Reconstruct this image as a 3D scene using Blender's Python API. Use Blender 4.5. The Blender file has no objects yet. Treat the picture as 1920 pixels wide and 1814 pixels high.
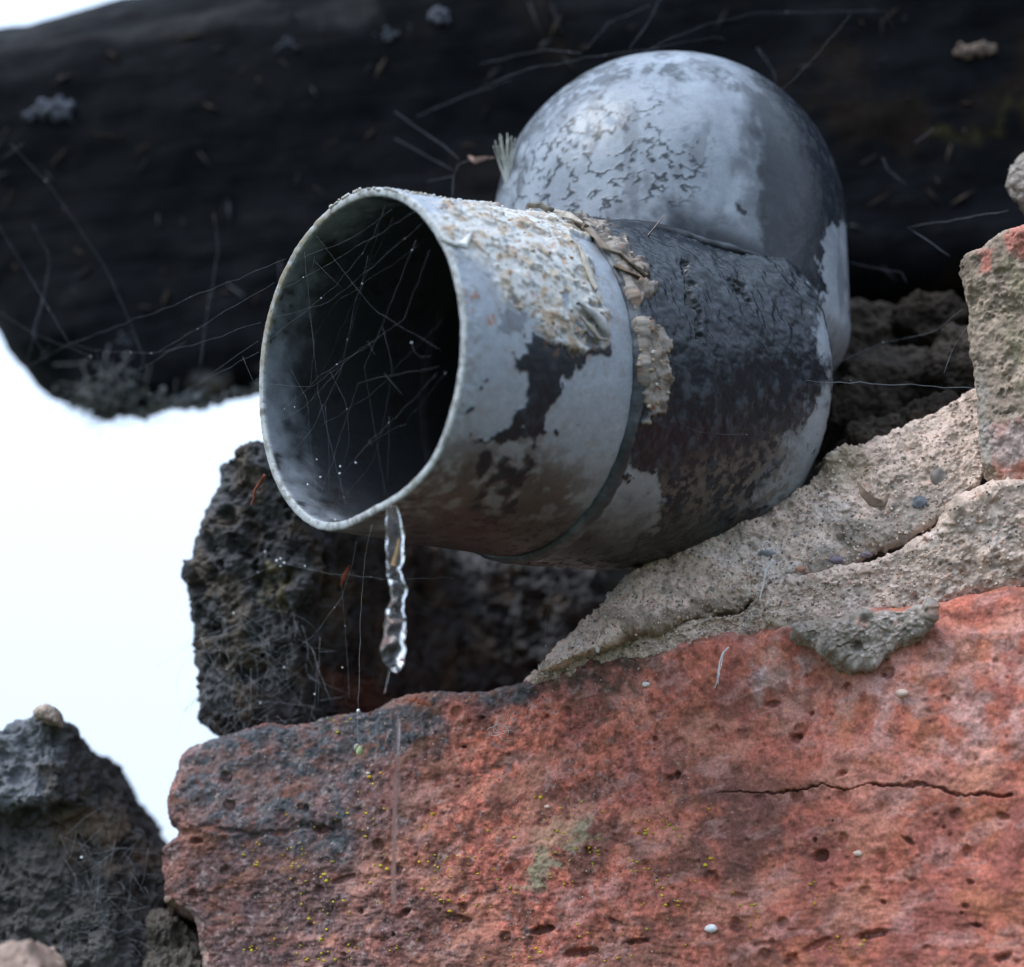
import bpy, math, random
import numpy as np

# ------------------------------------------------------------------ camera, sky, sun, exposure
SC = bpy.context.scene
COL = SC.collection
PITCH = math.radians(18)
F = 3583.0
CAM = np.array([0.0, 0.0, 1.55])
RIGHT = np.array([1.0, 0, 0])
FWD = np.array([0, math.cos(PITCH), math.sin(PITCH)])
UP = np.array([0, -math.sin(PITCH), math.cos(PITCH)])

cd = bpy.data.cameras.new('camera')
cd.sensor_width = 36
cd.sensor_fit = 'HORIZONTAL'
cd.lens = F / 1920 * 36
cd.clip_start = 0.01
cd.clip_end = 2000
cd.dof.use_dof = True
cd.dof.focus_distance = 0.390
cd.dof.aperture_fstop = 10.5
cam = bpy.data.objects.new('camera', cd)
cam.location = CAM
cam.rotation_euler = (math.pi / 2 + PITCH, 0, 0)
COL.objects.link(cam)
SC.camera = cam

SUN_EL, SUN_AZ = 50, 240          # overcast glow from behind-left of the camera
world = bpy.data.worlds.new('World')
SC.world = world
world.use_nodes = True
wn = world.node_tree
for n in list(wn.nodes):
    wn.nodes.remove(n)
sky = wn.nodes.new('ShaderNodeTexSky')
sky.sky_type = 'NISHITA'
sky.sun_disc = False
sky.sun_elevation = math.radians(SUN_EL)
sky.sun_rotation = math.radians(SUN_AZ)
bw = wn.nodes.new('ShaderNodeRGBToBW')
mix = wn.nodes.new('ShaderNodeMix'); mix.data_type = 'RGBA'
mix.inputs[0].default_value = 0.6
cloud = wn.nodes.new('ShaderNodeMix'); cloud.data_type = 'RGBA'
cloud.inputs[0].default_value = 0.7
cloud.inputs[7].default_value = (7.1, 8.8, 11.3, 1)       # even cloud cover over the clear sky
tcw = wn.nodes.new('ShaderNodeTexCoord')
sep = wn.nodes.new('ShaderNodeSeparateXYZ')
wn.links.new(tcw.outputs['Generated'], sep.inputs[0])
cie = wn.nodes.new('ShaderNodeMapRange')                  # overcast sky: zenith brighter than horizon
cie.inputs[1].default_value = 0; cie.inputs[2].default_value = 1
cie.inputs[3].default_value = .55; cie.inputs[4].default_value = 1.35
wn.links.new(sep.outputs['Z'], cie.inputs[0])
cm_ = wn.nodes.new('ShaderNodeMix'); cm_.data_type = 'RGBA'; cm_.blend_type = 'MULTIPLY'; cm_.inputs[0].default_value = 1
bg = wn.nodes.new('ShaderNodeBackground')
bg.inputs[1].default_value = 0.12
out = wn.nodes.new('ShaderNodeOutputWorld')
wn.links.new(sky.outputs[0], bw.inputs[0])
wn.links.new(sky.outputs[0], mix.inputs[6])
wn.links.new(bw.outputs[0], mix.inputs[7])
wn.links.new(mix.outputs[2], cloud.inputs[6])
wn.links.new(cloud.outputs[2], cm_.inputs[6]); wn.links.new(cie.outputs[0], cm_.inputs[7])
wn.links.new(cm_.outputs[2], bg.inputs[0])
wn.links.new(bg.outputs[0], out.inputs[0])

sd = bpy.data.lights.new('sun', 'SUN')
sd.energy = 1.3
sd.angle = math.radians(30)
sd.color = (1.0, 0.985, 0.96)
sun = bpy.data.objects.new('sun', sd)
el, az = math.radians(SUN_EL), math.radians(SUN_AZ)
sdir = np.array([math.sin(az) * math.cos(el), math.cos(az) * math.cos(el), math.sin(el)])
from mathutils import Vector
sun.rotation_euler = Vector(sdir).to_track_quat('Z', 'Y').to_euler()
sun.location = (-1, -1, 4)
COL.objects.link(sun)

SC.view_settings.view_transform = 'Standard'
SC.view_settings.look = 'None'
SC.view_settings.gamma = 1
SC.view_settings.use_curve_mapping = False
SC.view_settings.exposure = 0.9
SC.cycles.max_bounces = 8
SC.cycles.transparent_max_bounces = 8

# ------------------------------------------------------------------ small maths
rng = np.random.default_rng(7)
random.seed(7)


def S(px, py, d):
    """point seen at photo pixel (px, py) at depth d metres"""
    px, py, d = np.asarray(px, float), np.asarray(py, float), np.asarray(d, float)
    x = (px - 960) / F * d
    y = (907 - py) / F * d
    return CAM + d[..., None] * FWD + x[..., None] * RIGHT + y[..., None] * UP


def proj(P):
    Q = P - CAM
    d = Q @ FWD
    return 960 + (Q @ RIGHT) / d * F, 907 - (Q @ UP) / d * F, d


_perm = rng.permutation(256).astype(np.int32)
_perm = np.concatenate([_perm, _perm, _perm])
_g = rng.normal(size=(256, 3)).astype(np.float32)
_g /= np.linalg.norm(_g, axis=1)[:, None]


def perlin(P):
    P = P.astype(np.float32)
    i = np.floor(P).astype(np.int32)
    f = P - i
    i &= 255
    w = f * f * f * (f * (f * 6 - 15) + 10)
    r = np.zeros(len(P), np.float32)
    for dx in (0, 1):
        wx = w[:, 0] if dx else 1 - w[:, 0]
        hx = _perm[(i[:, 0] + dx) & 255]
        for dy in (0, 1):
            wy = w[:, 1] if dy else 1 - w[:, 1]
            hy = _perm[(hx + i[:, 1] + dy) & 255]
            for dz in (0, 1):
                wz = w[:, 2] if dz else 1 - w[:, 2]
                g = _g[_perm[(hy + i[:, 2] + dz) & 255]]
                r += wx * wy * wz * (g[:, 0] * (f[:, 0] - dx) + g[:, 1] * (f[:, 1] - dy) + g[:, 2] * (f[:, 2] - dz))
    return r * 1.5


def fbm(P, scale, octv=4, seed=0.0, gain=0.5):
    """fractal noise, roughly -1..1; scale in metres"""
    Q = P / scale + np.array([seed * 13.7, seed * 7.3, seed * 3.1])
    r = np.zeros(len(P), np.float32)
    a = 1.0
    for k in range(octv):
        r += a * perlin(Q)
        Q = Q * 2.03 + 11.3
        a *= gain
    return r


def worley(P, scale, seed=0.0):
    """distance to the nearest cell point (in cells) and a random value of that cell"""
    Q = (P / scale + seed * 17.1).astype(np.float32)
    i = np.floor(Q).astype(np.int32)
    f = Q - i
    best = np.full(len(P), 9.0, np.float32)
    val = np.zeros(len(P), np.float32)
    for dx in (-1, 0, 1):
        for dy in (-1, 0, 1):
            for dz in (-1, 0, 1):
                h = _perm[(_perm[(_perm[(i[:, 0] + dx) & 255] + i[:, 1] + dy) & 255] + i[:, 2] + dz) & 255]
                g = _g[h] * 0.45
                d = (dx + .5 + g[:, 0] - f[:, 0]) ** 2 + (dy + .5 + g[:, 1] - f[:, 1]) ** 2 + (dz + .5 + g[:, 2] - f[:, 2]) ** 2
                m = d < best
                best[m] = d[m]
                val[m] = (_perm[h + 7] / 255.0)[m]
    return np.sqrt(best), val


def sm(x, a, b):
    t = np.clip((x - a) / (b - a), 0, 1)
    return t * t * (3 - 2 * t)


def sdf(px, py, poly):
    """signed distance in photo pixels, positive inside"""
    d2 = np.full(len(px), 1e12)
    ins = np.zeros(len(px), bool)
    n = len(poly)
    for k in range(n):
        x0, y0 = poly[k]; x1, y1 = poly[(k + 1) % n]
        ex, ey = x1 - x0, y1 - y0
        t = np.clip(((px - x0) * ex + (py - y0) * ey) / (ex * ex + ey * ey + 1e-9), 0, 1)
        d2 = np.minimum(d2, (px - x0 - t * ex) ** 2 + (py - y0 - t * ey) ** 2)
        c = ((y0 > py) != (y1 > py))
        xi = x0 + (py - y0) * ex / (ey if abs(ey) > 1e-9 else 1e-9)
        ins ^= c & (px < xi)
    return np.where(ins, 1, -1) * np.sqrt(d2)


def line_d(px, py, pts):
    d2 = np.full(len(px), 1e12)
    for k in range(len(pts) - 1):
        x0, y0 = pts[k]; x1, y1 = pts[k + 1]
        ex, ey = x1 - x0, y1 - y0
        t = np.clip(((px - x0) * ex + (py - y0) * ey) / (ex * ex + ey * ey + 1e-9), 0, 1)
        d2 = np.minimum(d2, (px - x0 - t * ex) ** 2 + (py - y0 - t * ey) ** 2)
    return np.sqrt(d2)


def lerp(c, k, m):
    return c * (1 - m[:, None]) + np.array(k) * m[:, None]


# ------------------------------------------------------------------ object helpers
def tag(o, label=None, cat=None, group=None, kind=None):
    if label: o['label'] = label
    if cat: o['category'] = cat
    if group: o['group'] = group
    if kind: o['kind'] = kind
    return o


def empty(name, loc, label, cat, group=None):
    o = bpy.data.objects.new(name, None)
    o.location = loc
    o.empty_display_size = 0.02
    COL.objects.link(o)
    return tag(o, label, cat, group)


def link(name, me, mat, parent=None):
    o = bpy.data.objects.new(name, me)
    if mat: me.materials.append(mat)
    COL.objects.link(o)
    if parent is not None:
        o.parent = parent
        o.matrix_parent_inverse = parent_inv(parent)
    return o


def parent_inv(p):
    from mathutils import Matrix
    return Matrix.Translation(-p.location)


def mesh(name, V, Fc, col=None, rgh=None, smooth=True):
    """V Nx3, Fc Mx4 or Mx3 arrays"""
    me = bpy.data.meshes.new(name)
    V = np.ascontiguousarray(V, np.float32)
    Fc = np.ascontiguousarray(Fc, np.int32)
    k = Fc.shape[1]
    me.vertices.add(len(V)); me.vertices.foreach_set('co', V.ravel())
    me.loops.add(Fc.size); me.loops.foreach_set('vertex_index', Fc.ravel())
    me.polygons.add(len(Fc))
    me.polygons.foreach_set('loop_start', np.arange(0, Fc.size, k, dtype=np.int32))
    me.polygons.foreach_set('loop_total', np.full(len(Fc), k, np.int32))
    me.update(calc_edges=True)
    me.validate()
    if smooth:
        me.polygons.foreach_set('use_smooth', np.ones(len(me.polygons), bool))
    if col is not None:
        at = me.color_attributes.new('Col', 'FLOAT_COLOR', 'POINT')
        c = np.ones((len(V), 4), np.float32); c[:, :3] = np.clip(col, 0, 1)
        at.data.foreach_set('color', c.ravel())
    if rgh is not None:
        at = me.attributes.new('Rgh', 'FLOAT', 'POINT')
        at.data.foreach_set('value', np.ascontiguousarray(rgh, np.float32))
    return me


def normals(V, Fc):
    a, b, c = V[Fc[:, 0]], V[Fc[:, 1]], V[Fc[:, 2]]
    d = V[Fc[:, -1]]
    n = np.cross(c - a, d - b) if Fc.shape[1] == 4 else np.cross(b - a, c - a)
    N = np.zeros_like(V)
    for k in range(Fc.shape[1]):
        for ax in range(3):
            N[:, ax] += np.bincount(Fc[:, k], n[:, ax], len(V))
    return N / (np.linalg.norm(N, axis=1)[:, None] + 1e-20)


def poly_at(pts, t):
    """point along a polyline of 3D points by normalised length"""
    pts = np.asarray(pts, float)
    L = np.concatenate([[0], np.cumsum(np.linalg.norm(np.diff(pts, axis=0), axis=1))])
    L /= L[-1]
    return np.stack([np.interp(t, L, pts[:, k]) for k in range(3)], -1)


def curve(pts, d0, d1):
    """photo pixel polyline with depth running from d0 to d1, as 3D points"""
    p = np.array(pts, float)
    L = np.concatenate([[0], np.cumsum(np.linalg.norm(np.diff(p, axis=0), axis=1))]); L /= L[-1]
    return S(p[:, 0], p[:, 1], d0 + (d1 - d0) * L)


def coons_block(bot, top, left, right, thick, back, nx, nz, ny, r):
    """solid rounded block whose front face is a Coons patch; left/right run bottom to top.
    returns vertices, quads, front weight"""
    bot, top, left, right = (np.asarray(c, float) for c in (bot, top, left, right))
    ln = lambda c: np.linalg.norm(np.diff(c, axis=0), axis=1).sum()
    Lx, Lz, Ly = (ln(bot) + ln(top)) / 2, (ln(left) + ln(right)) / 2, thick
    keys, quads = [], []
    Kx, Kz = nx + 1, nz + 1

    def face(A, B, f):
        a, b = np.meshgrid(np.arange(A), np.arange(B), indexing='ij')
        a, b = a.ravel(), b.ravel()
        q = [f(a, b), f(a + 1, b), f(a + 1, b + 1), f(a, b + 1)]
        quads.append(np.stack([(ix * Kz + iz) * (ny + 1) + iy for ix, iy, iz in q], 1))
    z0 = lambda a: np.zeros_like(a)
    face(nx, nz, lambda a, b: (a, z0(a), b))                       # front
    face(nx, ny, lambda a, b: (a, ny - b, z0(a)))                  # bottom
    face(nx, ny, lambda a, b: (a, b, z0(a) + nz))                  # top
    face(ny, nz, lambda a, b: (z0(a), ny - a, b))                  # left
    face(ny, nz, lambda a, b: (z0(a) + nx, a, b))                  # right
    Q = np.concatenate(quads)
    u, inv = np.unique(Q, return_inverse=True)
    Q = inv.reshape(Q.shape)
    iy = u % (ny + 1); t = u // (ny + 1)
    iz = t % Kz; ix = t // Kz
    X = np.stack([(ix / nx - .5) * Lx, ((iy / ny) ** 1.5 - .5) * Ly, (iz / nz - .5) * Lz], 1)
    h = np.array([Lx, Ly, Lz]) / 2
    r = min(r, h.min() * 0.98)
    c = np.clip(X, -(h - r), h - r)
    c[:, 1] = np.maximum(X[:, 1], -(h[1] - r)) if False else np.clip(X[:, 1], -(h[1] - r), h[1])
    d = X - c
    nrm = np.linalg.norm(d, axis=1)
    X = np.where(nrm[:, None] > 1e-12, c + d / np.maximum(nrm, 1e-12)[:, None] * np.minimum(r, nrm)[:, None], X)
    uu = np.clip(X[:, 0] / Lx + .5, 0, 1); vv = np.clip(X[:, 2] / Lz + .5, 0, 1); tt = X[:, 1] + Ly / 2
    B, T = poly_at(bot, uu), poly_at(top, uu)
    L_, R_ = poly_at(left, vv), poly_at(right, vv)
    u1, v1 = uu[:, None], vv[:, None]
    P = (1 - v1) * B + v1 * T + (1 - u1) * L_ + u1 * R_ - ((1 - u1) * (1 - v1) * bot[0] + u1 * (1 - v1) * bot[-1] + (1 - u1) * v1 * top[0] + u1 * v1 * top[-1])
    P = P + tt[:, None] * np.asarray(back, float)
    return P, Q


def tube(pts, rad, sides=3):
    """tapering tube along points -> V, tris"""
    pts = np.asarray(pts, float)
    n = len(pts)
    rad = np.broadcast_to(np.asarray(rad, float), (n,))
    T = np.gradient(pts, axis=0)
    T /= np.linalg.norm(T, axis=1)[:, None] + 1e-12
    ref = np.array([0.31, 0.52, 0.8])
    A = np.cross(T, ref); A /= np.linalg.norm(A, axis=1)[:, None] + 1e-12
    B = np.cross(T, A)
    ph = np.arange(sides) / sides * 2 * math.pi
    V = (pts[:, None] + rad[:, None, None] * (np.cos(ph)[None, :, None] * A[:, None] + np.sin(ph)[None, :, None] * B[:, None])).reshape(-1, 3)
    Fc = []
    for i in range(n - 1):
        for j in range(sides):
            a = i * sides + j; b = i * sides + (j + 1) % sides
            Fc += [(a, b, b + sides), (a, b + sides, a + sides)]
    for j in range(1, sides - 1):
        Fc += [(0, j + 1, j), ((n - 1) * sides, (n - 1) * sides + j, (n - 1) * sides + j + 1)]
    return V, np.array(Fc)


def ball(c, r, sub=1, squash=(1, 1, 1)):
    t = (1 + 5 ** .5) / 2
    v = np.array([(-1, t, 0), (1, t, 0), (-1, -t, 0), (1, -t, 0), (0, -1, t), (0, 1, t), (0, -1, -t), (0, 1, -t), (t, 0, -1), (t, 0, 1), (-t, 0, -1), (-t, 0, 1)], float)
    f = [(0, 11, 5), (0, 5, 1), (0, 1, 7), (0, 7, 10), (0, 10, 11), (1, 5, 9), (5, 11, 4), (11, 10, 2), (10, 7, 6), (7, 1, 8), (3, 9, 4), (3, 4, 2), (3, 2, 6), (3, 6, 8), (3, 8, 9), (4, 9, 5), (2, 4, 11), (6, 2, 10), (8, 6, 7), (9, 8, 1)]
    v /= np.linalg.norm(v, axis=1)[:, None]
    for _ in range(sub):
        v = list(map(tuple, v)); cache = {}; nf = []

        def mid(a, b):
            k = (min(a, b), max(a, b))
            if k not in cache:
                m = (np.array(v[a]) + np.array(v[b])) / 2
                v.append(tuple(m / np.linalg.norm(m))); cache[k] = len(v) - 1
            return cache[k]
        for a, b, c_ in f:
            x, y, z = mid(a, b), mid(b, c_), mid(c_, a)
            nf += [(a, x, z), (b, y, x), (c_, z, y), (x, y, z)]
        f = nf; v = np.array(v)
    return np.asarray(c) + v * r * np.array(squash), np.array(f)


class Bag:
    def __init__(self): self.V, self.F, self.C, self.n = [], [], [], 0

    def add(self, V, Fc, col=(1, 1, 1)):
        self.V.append(V); self.F.append(np.asarray(Fc) + self.n); self.n += len(V)
        col = np.asarray(col, float)
        self.C.append(np.broadcast_to(col, (len(V), 3)))

    def link(self, name, mat, parent=None, smooth=True):
        me = mesh(name, np.concatenate(self.V), np.concatenate(self.F), np.concatenate(self.C), smooth=smooth)
        return link(name, me, mat, parent)


# ------------------------------------------------------------------ materials
def new_mat(name):
    m = bpy.data.materials.new(name); m.use_nodes = True
    nt = m.node_tree
    return m, nt, nt.nodes['Principled BSDF']


def surf_mat(name, rough=0.9, spec=0.3, fine=2600, contrast=0.35, bump=0.5, bdist=0.00025, use_rgh=False, mid=700):
    """colour from the built surface (attribute Col) broken up by two scales of noise, with a fine grain relief"""
    m, nt, b = new_mat(name)
    L = nt.links.new
    tc = nt.nodes.new('ShaderNodeTexCoord')
    at = nt.nodes.new('ShaderNodeAttribute'); at.attribute_name = 'Col'
    n1 = nt.nodes.new('ShaderNodeTexNoise'); n1.inputs['Scale'].default_value = fine; n1.inputs['Detail'].default_value = 3; n1.inputs['Roughness'].default_value = .65
    n2 = nt.nodes.new('ShaderNodeTexNoise'); n2.inputs['Scale'].default_value = mid; n2.inputs['Detail'].default_value = 5; n2.inputs['Roughness'].default_value = .6
    L(tc.outputs['Object'], n1.inputs['Vector']); L(tc.outputs['Object'], n2.inputs['Vector'])
    mr = nt.nodes.new('ShaderNodeMapRange'); mr.inputs[1].default_value = .3; mr.inputs[2].default_value = .7
    mr.inputs[3].default_value = 1 - contrast; mr.inputs[4].default_value = 1 + contrast
    ad = nt.nodes.new('ShaderNodeMath'); ad.operation = 'ADD'
    L(n1.outputs[0], ad.inputs[0]); L(n2.outputs[0], ad.inputs[1])
    hv = nt.nodes.new('ShaderNodeMath'); hv.operation = 'MULTIPLY'; hv.inputs[1].default_value = .5
    L(ad.outputs[0], hv.inputs[0]); L(hv.outputs[0], mr.inputs[0])
    mx = nt.nodes.new('ShaderNodeMix'); mx.data_type = 'RGBA'; mx.blend_type = 'MULTIPLY'; mx.inputs[0].default_value = 1
    L(at.outputs['Color'], mx.inputs[6]); L(mr.outputs[0], mx.inputs[7])
    L(mx.outputs[2], b.inputs['Base Color'])
    if use_rgh:
        ra = nt.nodes.new('ShaderNodeAttribute'); ra.attribute_name = 'Rgh'
        L(ra.outputs['Fac'], b.inputs['Roughness'])
    else:
        b.inputs['Roughness'].default_value = rough
    b.inputs['Specular IOR Level'].default_value = spec
    bp = nt.nodes.new('ShaderNodeBump'); bp.inputs['Strength'].default_value = bump; bp.inputs['Distance'].default_value = bdist
    L(hv.outputs[0], bp.inputs['Height']); L(bp.outputs[0], b.inputs['Normal'])
    return m


def plain_mat(name, color, rough=.8, noise=400, var=.3, spec=.3, trans=0.0, attr=False):
    m, nt, b = new_mat(name)
    L = nt.links.new
    tc = nt.nodes.new('ShaderNodeTexCoord')
    n = nt.nodes.new('ShaderNodeTexNoise'); n.inputs['Scale'].default_value = noise; n.inputs['Detail'].default_value = 4
    L(tc.outputs['Object'], n.inputs['Vector'])
    mr = nt.nodes.new('ShaderNodeMapRange'); mr.inputs[1].default_value = .3; mr.inputs[2].default_value = .7
    mr.inputs[3].default_value = 1 - var; mr.inputs[4].default_value = 1 + var
    L(n.outputs[0], mr.inputs[0])
    mx = nt.nodes.new('ShaderNodeMix'); mx.data_type = 'RGBA'; mx.blend_type = 'MULTIPLY'; mx.inputs[0].default_value = 1
    mx.inputs[6].default_value = (*color, 1)
    if attr:
        at = nt.nodes.new('ShaderNodeAttribute'); at.attribute_name = 'Col'
        L(at.outputs['Color'], mx.inputs[6])
    L(mr.outputs[0], mx.inputs[7]); L(mx.outputs[2], b.inputs['Base Color'])
    b.inputs['Roughness'].default_value = rough
    b.inputs['Specular IOR Level'].default_value = spec
    if trans: b.inputs['Transmission Weight'].default_value = trans
    return m


M_pipe = surf_mat('weathered_plastic', spec=.34, fine=2500, contrast=.22, bump=.35, bdist=.0002, use_rgh=True, mid=500)
M_brick = surf_mat('fired_brick', rough=.88, spec=.3, fine=1700, contrast=.5, bump=.4, bdist=.00025, mid=900)
M_mortar = surf_mat('lime_mortar', rough=.95, spec=.15, fine=1700, contrast=.45, bump=.55, bdist=.0003, mid=900)
M_stone = surf_mat('dark_pitted_stone', rough=.72, spec=.4, fine=2200, contrast=.5, bump=.8, bdist=.0004, mid=700)
M_beam = surf_mat('tarred_timber', rough=.8, spec=.06, fine=900, contrast=.5, bump=.4, bdist=.0004, mid=200)
M_silk = plain_mat('spider_silk', (.12, .135, .16), .6, 300, .25, .3)
M_dust = plain_mat('dusty_silk', (.30, .32, .36), .6, 300, .25, .3)
M_bit = plain_mat('dry_scraps', (.5, .4, .3), .8, 500, .3, .3, attr=True)

m, nt, b = new_mat('clear_water')
b.inputs['Base Color'].default_value = (.97, .985, 1, 1)
b.inputs['Roughness'].default_value = .02
b.inputs['IOR'].default_value = 1.333
b.inputs['Transmission Weight'].default_value = 1
n = nt.nodes.new('ShaderNodeTexNoise'); n.inputs['Scale'].default_value = 500
bp = nt.nodes.new('ShaderNodeBump'); bp.inputs['Strength'].default_value = .12; bp.inputs['Distance'].default_value = .0003
tc = nt.nodes.new('ShaderNodeTexCoord')
nt.links.new(tc.outputs['Object'], n.inputs['Vector'])
nt.links.new(n.outputs[0], bp.inputs['Height']); nt.links.new(bp.outputs[0], b.inputs['Normal'])
M_water = m

# ------------------------------------------------------------------ ground (out of view, below)
m, nt, b = new_mat('rough_grass')
tc = nt.nodes.new('ShaderNodeTexCoord')
n = nt.nodes.new('ShaderNodeTexNoise'); n.inputs['Scale'].default_value = 3; n.inputs['Detail'].default_value = 8
cr = nt.nodes.new('ShaderNodeValToRGB')
cr.color_ramp.elements[0].position = .35; cr.color_ramp.elements[0].color = (.03, .045, .015, 1)
cr.color_ramp.elements[1].position = .7; cr.color_ramp.elements[1].color = (.06, .07, .035, 1)
nt.links.new(tc.outputs['Object'], n.inputs['Vector']); nt.links.new(n.outputs[0], cr.inputs[0]); nt.links.new(cr.outputs[0], b.inputs['Base Color'])
b.inputs['Roughness'].default_value = 1
N_ = 60
gx = np.sign(np.linspace(-1, 1, N_ + 1)) * np.abs(np.linspace(-1, 1, N_ + 1)) ** 3 * 600
GX, GY = np.meshgrid(gx, gx, indexing='ij')
GV = np.stack([GX.ravel(), GY.ravel(), np.zeros(GX.size)], 1)
GV[:, 2] = -0.02 + .015 * fbm(GV, .7, 2)
ii = np.arange(N_ * (N_ + 1)).reshape(N_, N_ + 1)[:, :N_].ravel()
tag(link('ground', mesh('ground', GV, np.stack([ii, ii + N_ + 1, ii + N_ + 2, ii + 1], 1)), m), 'uneven grassy ground below the wall', None, None, 'structure')

# ------------------------------------------------------------------ the wall
wall = empty('ruined_wall', S(900, 1900, .42) * np.array([1, 1, 0]), 'crumbling brick and stone wall with the drain elbow bedded in its mortar', 'wall')
BACK = np.array([0.0, 1.0, 0.0])

# --- big red brick
bot = curve([(352, 1930), (900, 1930), (1500, 1930), (2150, 1930)], .405, .348)
top = curve([(330, 1428), (352, 1402), (400, 1383), (455, 1362), (520, 1345), (600, 1334), (690, 1322), (730, 1303), (800, 1294), (880, 1290), (960, 1278), (1000, 1266), (1090, 1236), (1180, 1222), (1300, 1200), (1380, 1190), (1480, 1172), (1560, 1160), (1640, 1142), (1740, 1124), (1820, 1108), (1890, 1097), (2150, 1070)], .426, .370)
left = curve([(352, 1930), (362, 1800), (345, 1725), (292, 1695), (288, 1640), (294, 1598), (316, 1562), (314, 1490), (330, 1428)], .405, .426)
right = curve([(2150, 1930), (2150, 1500), (2150, 1070)], .348, .370)
V, Q = coons_block(bot, top, left, right, .10, BACK, 980, 440, 30, .0035)
N = normals(V, Q)
px, py, dd = proj(V)
warp = fbm(V, .012, 3, 1)
big = fbm(V, .03, 3, 2)
mid = fbm(V, .006, 4, 3)
fin = fbm(V, .0016, 3, 4)
w1, wv = worley(V, .0065, 1)
pitr = .10 + .20 * (wv > .7) * wv + .05 * fin
pit = (1 - sm(w1, pitr * .55, pitr)) * (wv > .45)
w2, wv2 = worley(V, .0022, 2)
pit2 = (1 - sm(w2, .12, .3)) * (wv2 > .62 + .25 * sm(px, 900, 1500) * (1 - sm(py, 1450, 1600)))
hgt = .0016 * big + .0008 * mid + (.00030 - .00014 * sm(px, 1000, 1500)) * fin - .0011 * pit - .00035 * pit2
strat = fbm(V * np.array([1, 1, 3.2]), .010, 3, 9)
hgt += .0006 * np.abs(strat) * sm(py, 1500, 1750)
# cracks and named holes
crack = [(1330, 1484), (1420, 1482), (1480, 1481), (1520, 1473), (1600, 1480), (1640, 1470), (1700, 1477), (1720, 1472), (1780, 1484), (1830, 1490), (1895, 1492)]
cd_ = line_d(px + 5 * warp + 3 * fin, py + 7 * mid + 3 * fin, crack)
cw = (.8 + 1.7 * sm(px, 1300, 1880)) * (.55 + .9 * sm(fbm(V, .004, 2, 77), -.4, .4))
cr_m = (1 - sm(cd_, cw * .5, cw * 1.5)) * sm(px, 1310, 1420)
crack2 = [(300, 1560), (380, 1555), (440, 1560), (520, 1565), (590, 1545)]
cr_m2 = (1 - sm(line_d(px + 9 * warp, py + 10 * mid, crack2), 2, 9))
hgt -= .0014 * cr_m + .0006 * cr_m2
pits = [(1262, 1457, 22, 9, -.5), (1449, 1320, 20, 7, -.2), (1340, 1370, 24, 14, -.3), (1490, 1382, 16, 9, 0), (1590, 1288, 12, 9, 0), (1578, 1453, 15, 10, -.4), (1536, 1605, 15, 13, 0), (1526, 1575, 6, 6, 0), (1385, 1682, 18, 11, 0), (1657, 1692, 8, 8, 0), (1820, 1655, 11, 10, 0), (1700, 1575, 22, 8, .6), (1880, 1530, 18, 7, .3), (1740, 1780, 13, 9, 0), (1640, 1752, 40, 9, -.2), (1530, 1770, 34, 8, -.5), (1200, 1765, 40, 8, -.1), (1090, 1785, 40, 10, -.1), (1150, 1728, 26, 10, .5), (760, 1712, 17, 9, -.6), (735, 1630, 22, 18, 0), (670, 1520, 12, 9, 0), (600, 1555, 18, 8, 0), (570, 1515, 16, 10, 0), (365, 1577, 16, 9, 0), (855, 1722, 34, 8, .1), (900, 1345, 8, 5, 0), (1810, 1700, 14, 9, .3), (1830, 1735, 14, 6, .2), (1880, 1795, 34, 14, -.3), (1560, 1660, 16, 10, .8), (1710, 1650, 9, 6, 0), (1430, 1770, 40, 8, -.15), (640, 1650, 30, 8, -.3), (1010, 1745, 30, 8, -.2), (855, 1475, 6, 4, 0), (868, 1400, 7, 4, 0)]
pm = np.zeros(len(V))
for x, y, a, b_, ang in pits:
    cx, sx = math.cos(ang), math.sin(ang)
    qx, qy = (px - x + 3 * warp) * cx + (py - y + 3 * warp) * sx, -(px - x) * sx + (py - y) * cx
    e = np.sqrt((qx / a) ** 2 + (qy / b_) ** 2) + .42 * mid + .22 * fin + .12
    pm = np.maximum(pm, (1 - sm(e, .45, 1.1)) * (.45 + .55 * ((x * 7 + y * 3) % 10) / 10))
hgt -= .0019 * pm
# spalled plate step at the left-hand end and a hollow under the crack
step = sm(py + 26 * warp, 1545, 1565) * (1 - sm(px + 60 * warp, 560, 760))
hgt -= .0012 * step
V = V + N * hgt[:, None]
# colours: fired clay, soot-blackened end, lime bloom, moss and dirt
red = np.array([.50, .155, .105])
col = np.tile(red, (len(V), 1))
patch = fbm(V, .016, 4, 21)
patch2 = fbm(V, .005, 4, 22)
col = lerp(col, (.55, .225, .17), sm(patch, .05, .5) * .75)
col = lerp(col, (.32, .105, .085), sm(-patch, .1, .5) * .8)
col = lerp(col, (.22, .08, .055), sm(patch2 - .2 * sm(px, 1100, 1800), .28, .6) * .75)
pale = sm(sdf(px + 60 * warp, py + 40 * warp, [(1370, 1270), (1480, 1215), (1560, 1270), (1700, 1230), (1930, 1120), (1960, 1480), (1800, 1420), (1650, 1400), (1520, 1350), (1400, 1330)]), -60, 50)
col = lerp(col, (.56, .33, .30), pale * sm(patch2 + .3 * patch, -.25, .5) * .8)
bloom = sm(sdf(px + 60 * warp, py + 30 * patch2, [(1350, 1290), (1420, 1245), (1510, 1230), (1500, 1280), (1420, 1320)]), -35, 30)
col = lerp(col, (.62, .48, .46), bloom * sm(patch2, -.3, .4) * .9)
orange = sm(fbm(V, .010, 3, 31), .2, .6) * sm(px, 1000, 1500)
col = lerp(col, (.47, .17, .085), orange * .5)
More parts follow.
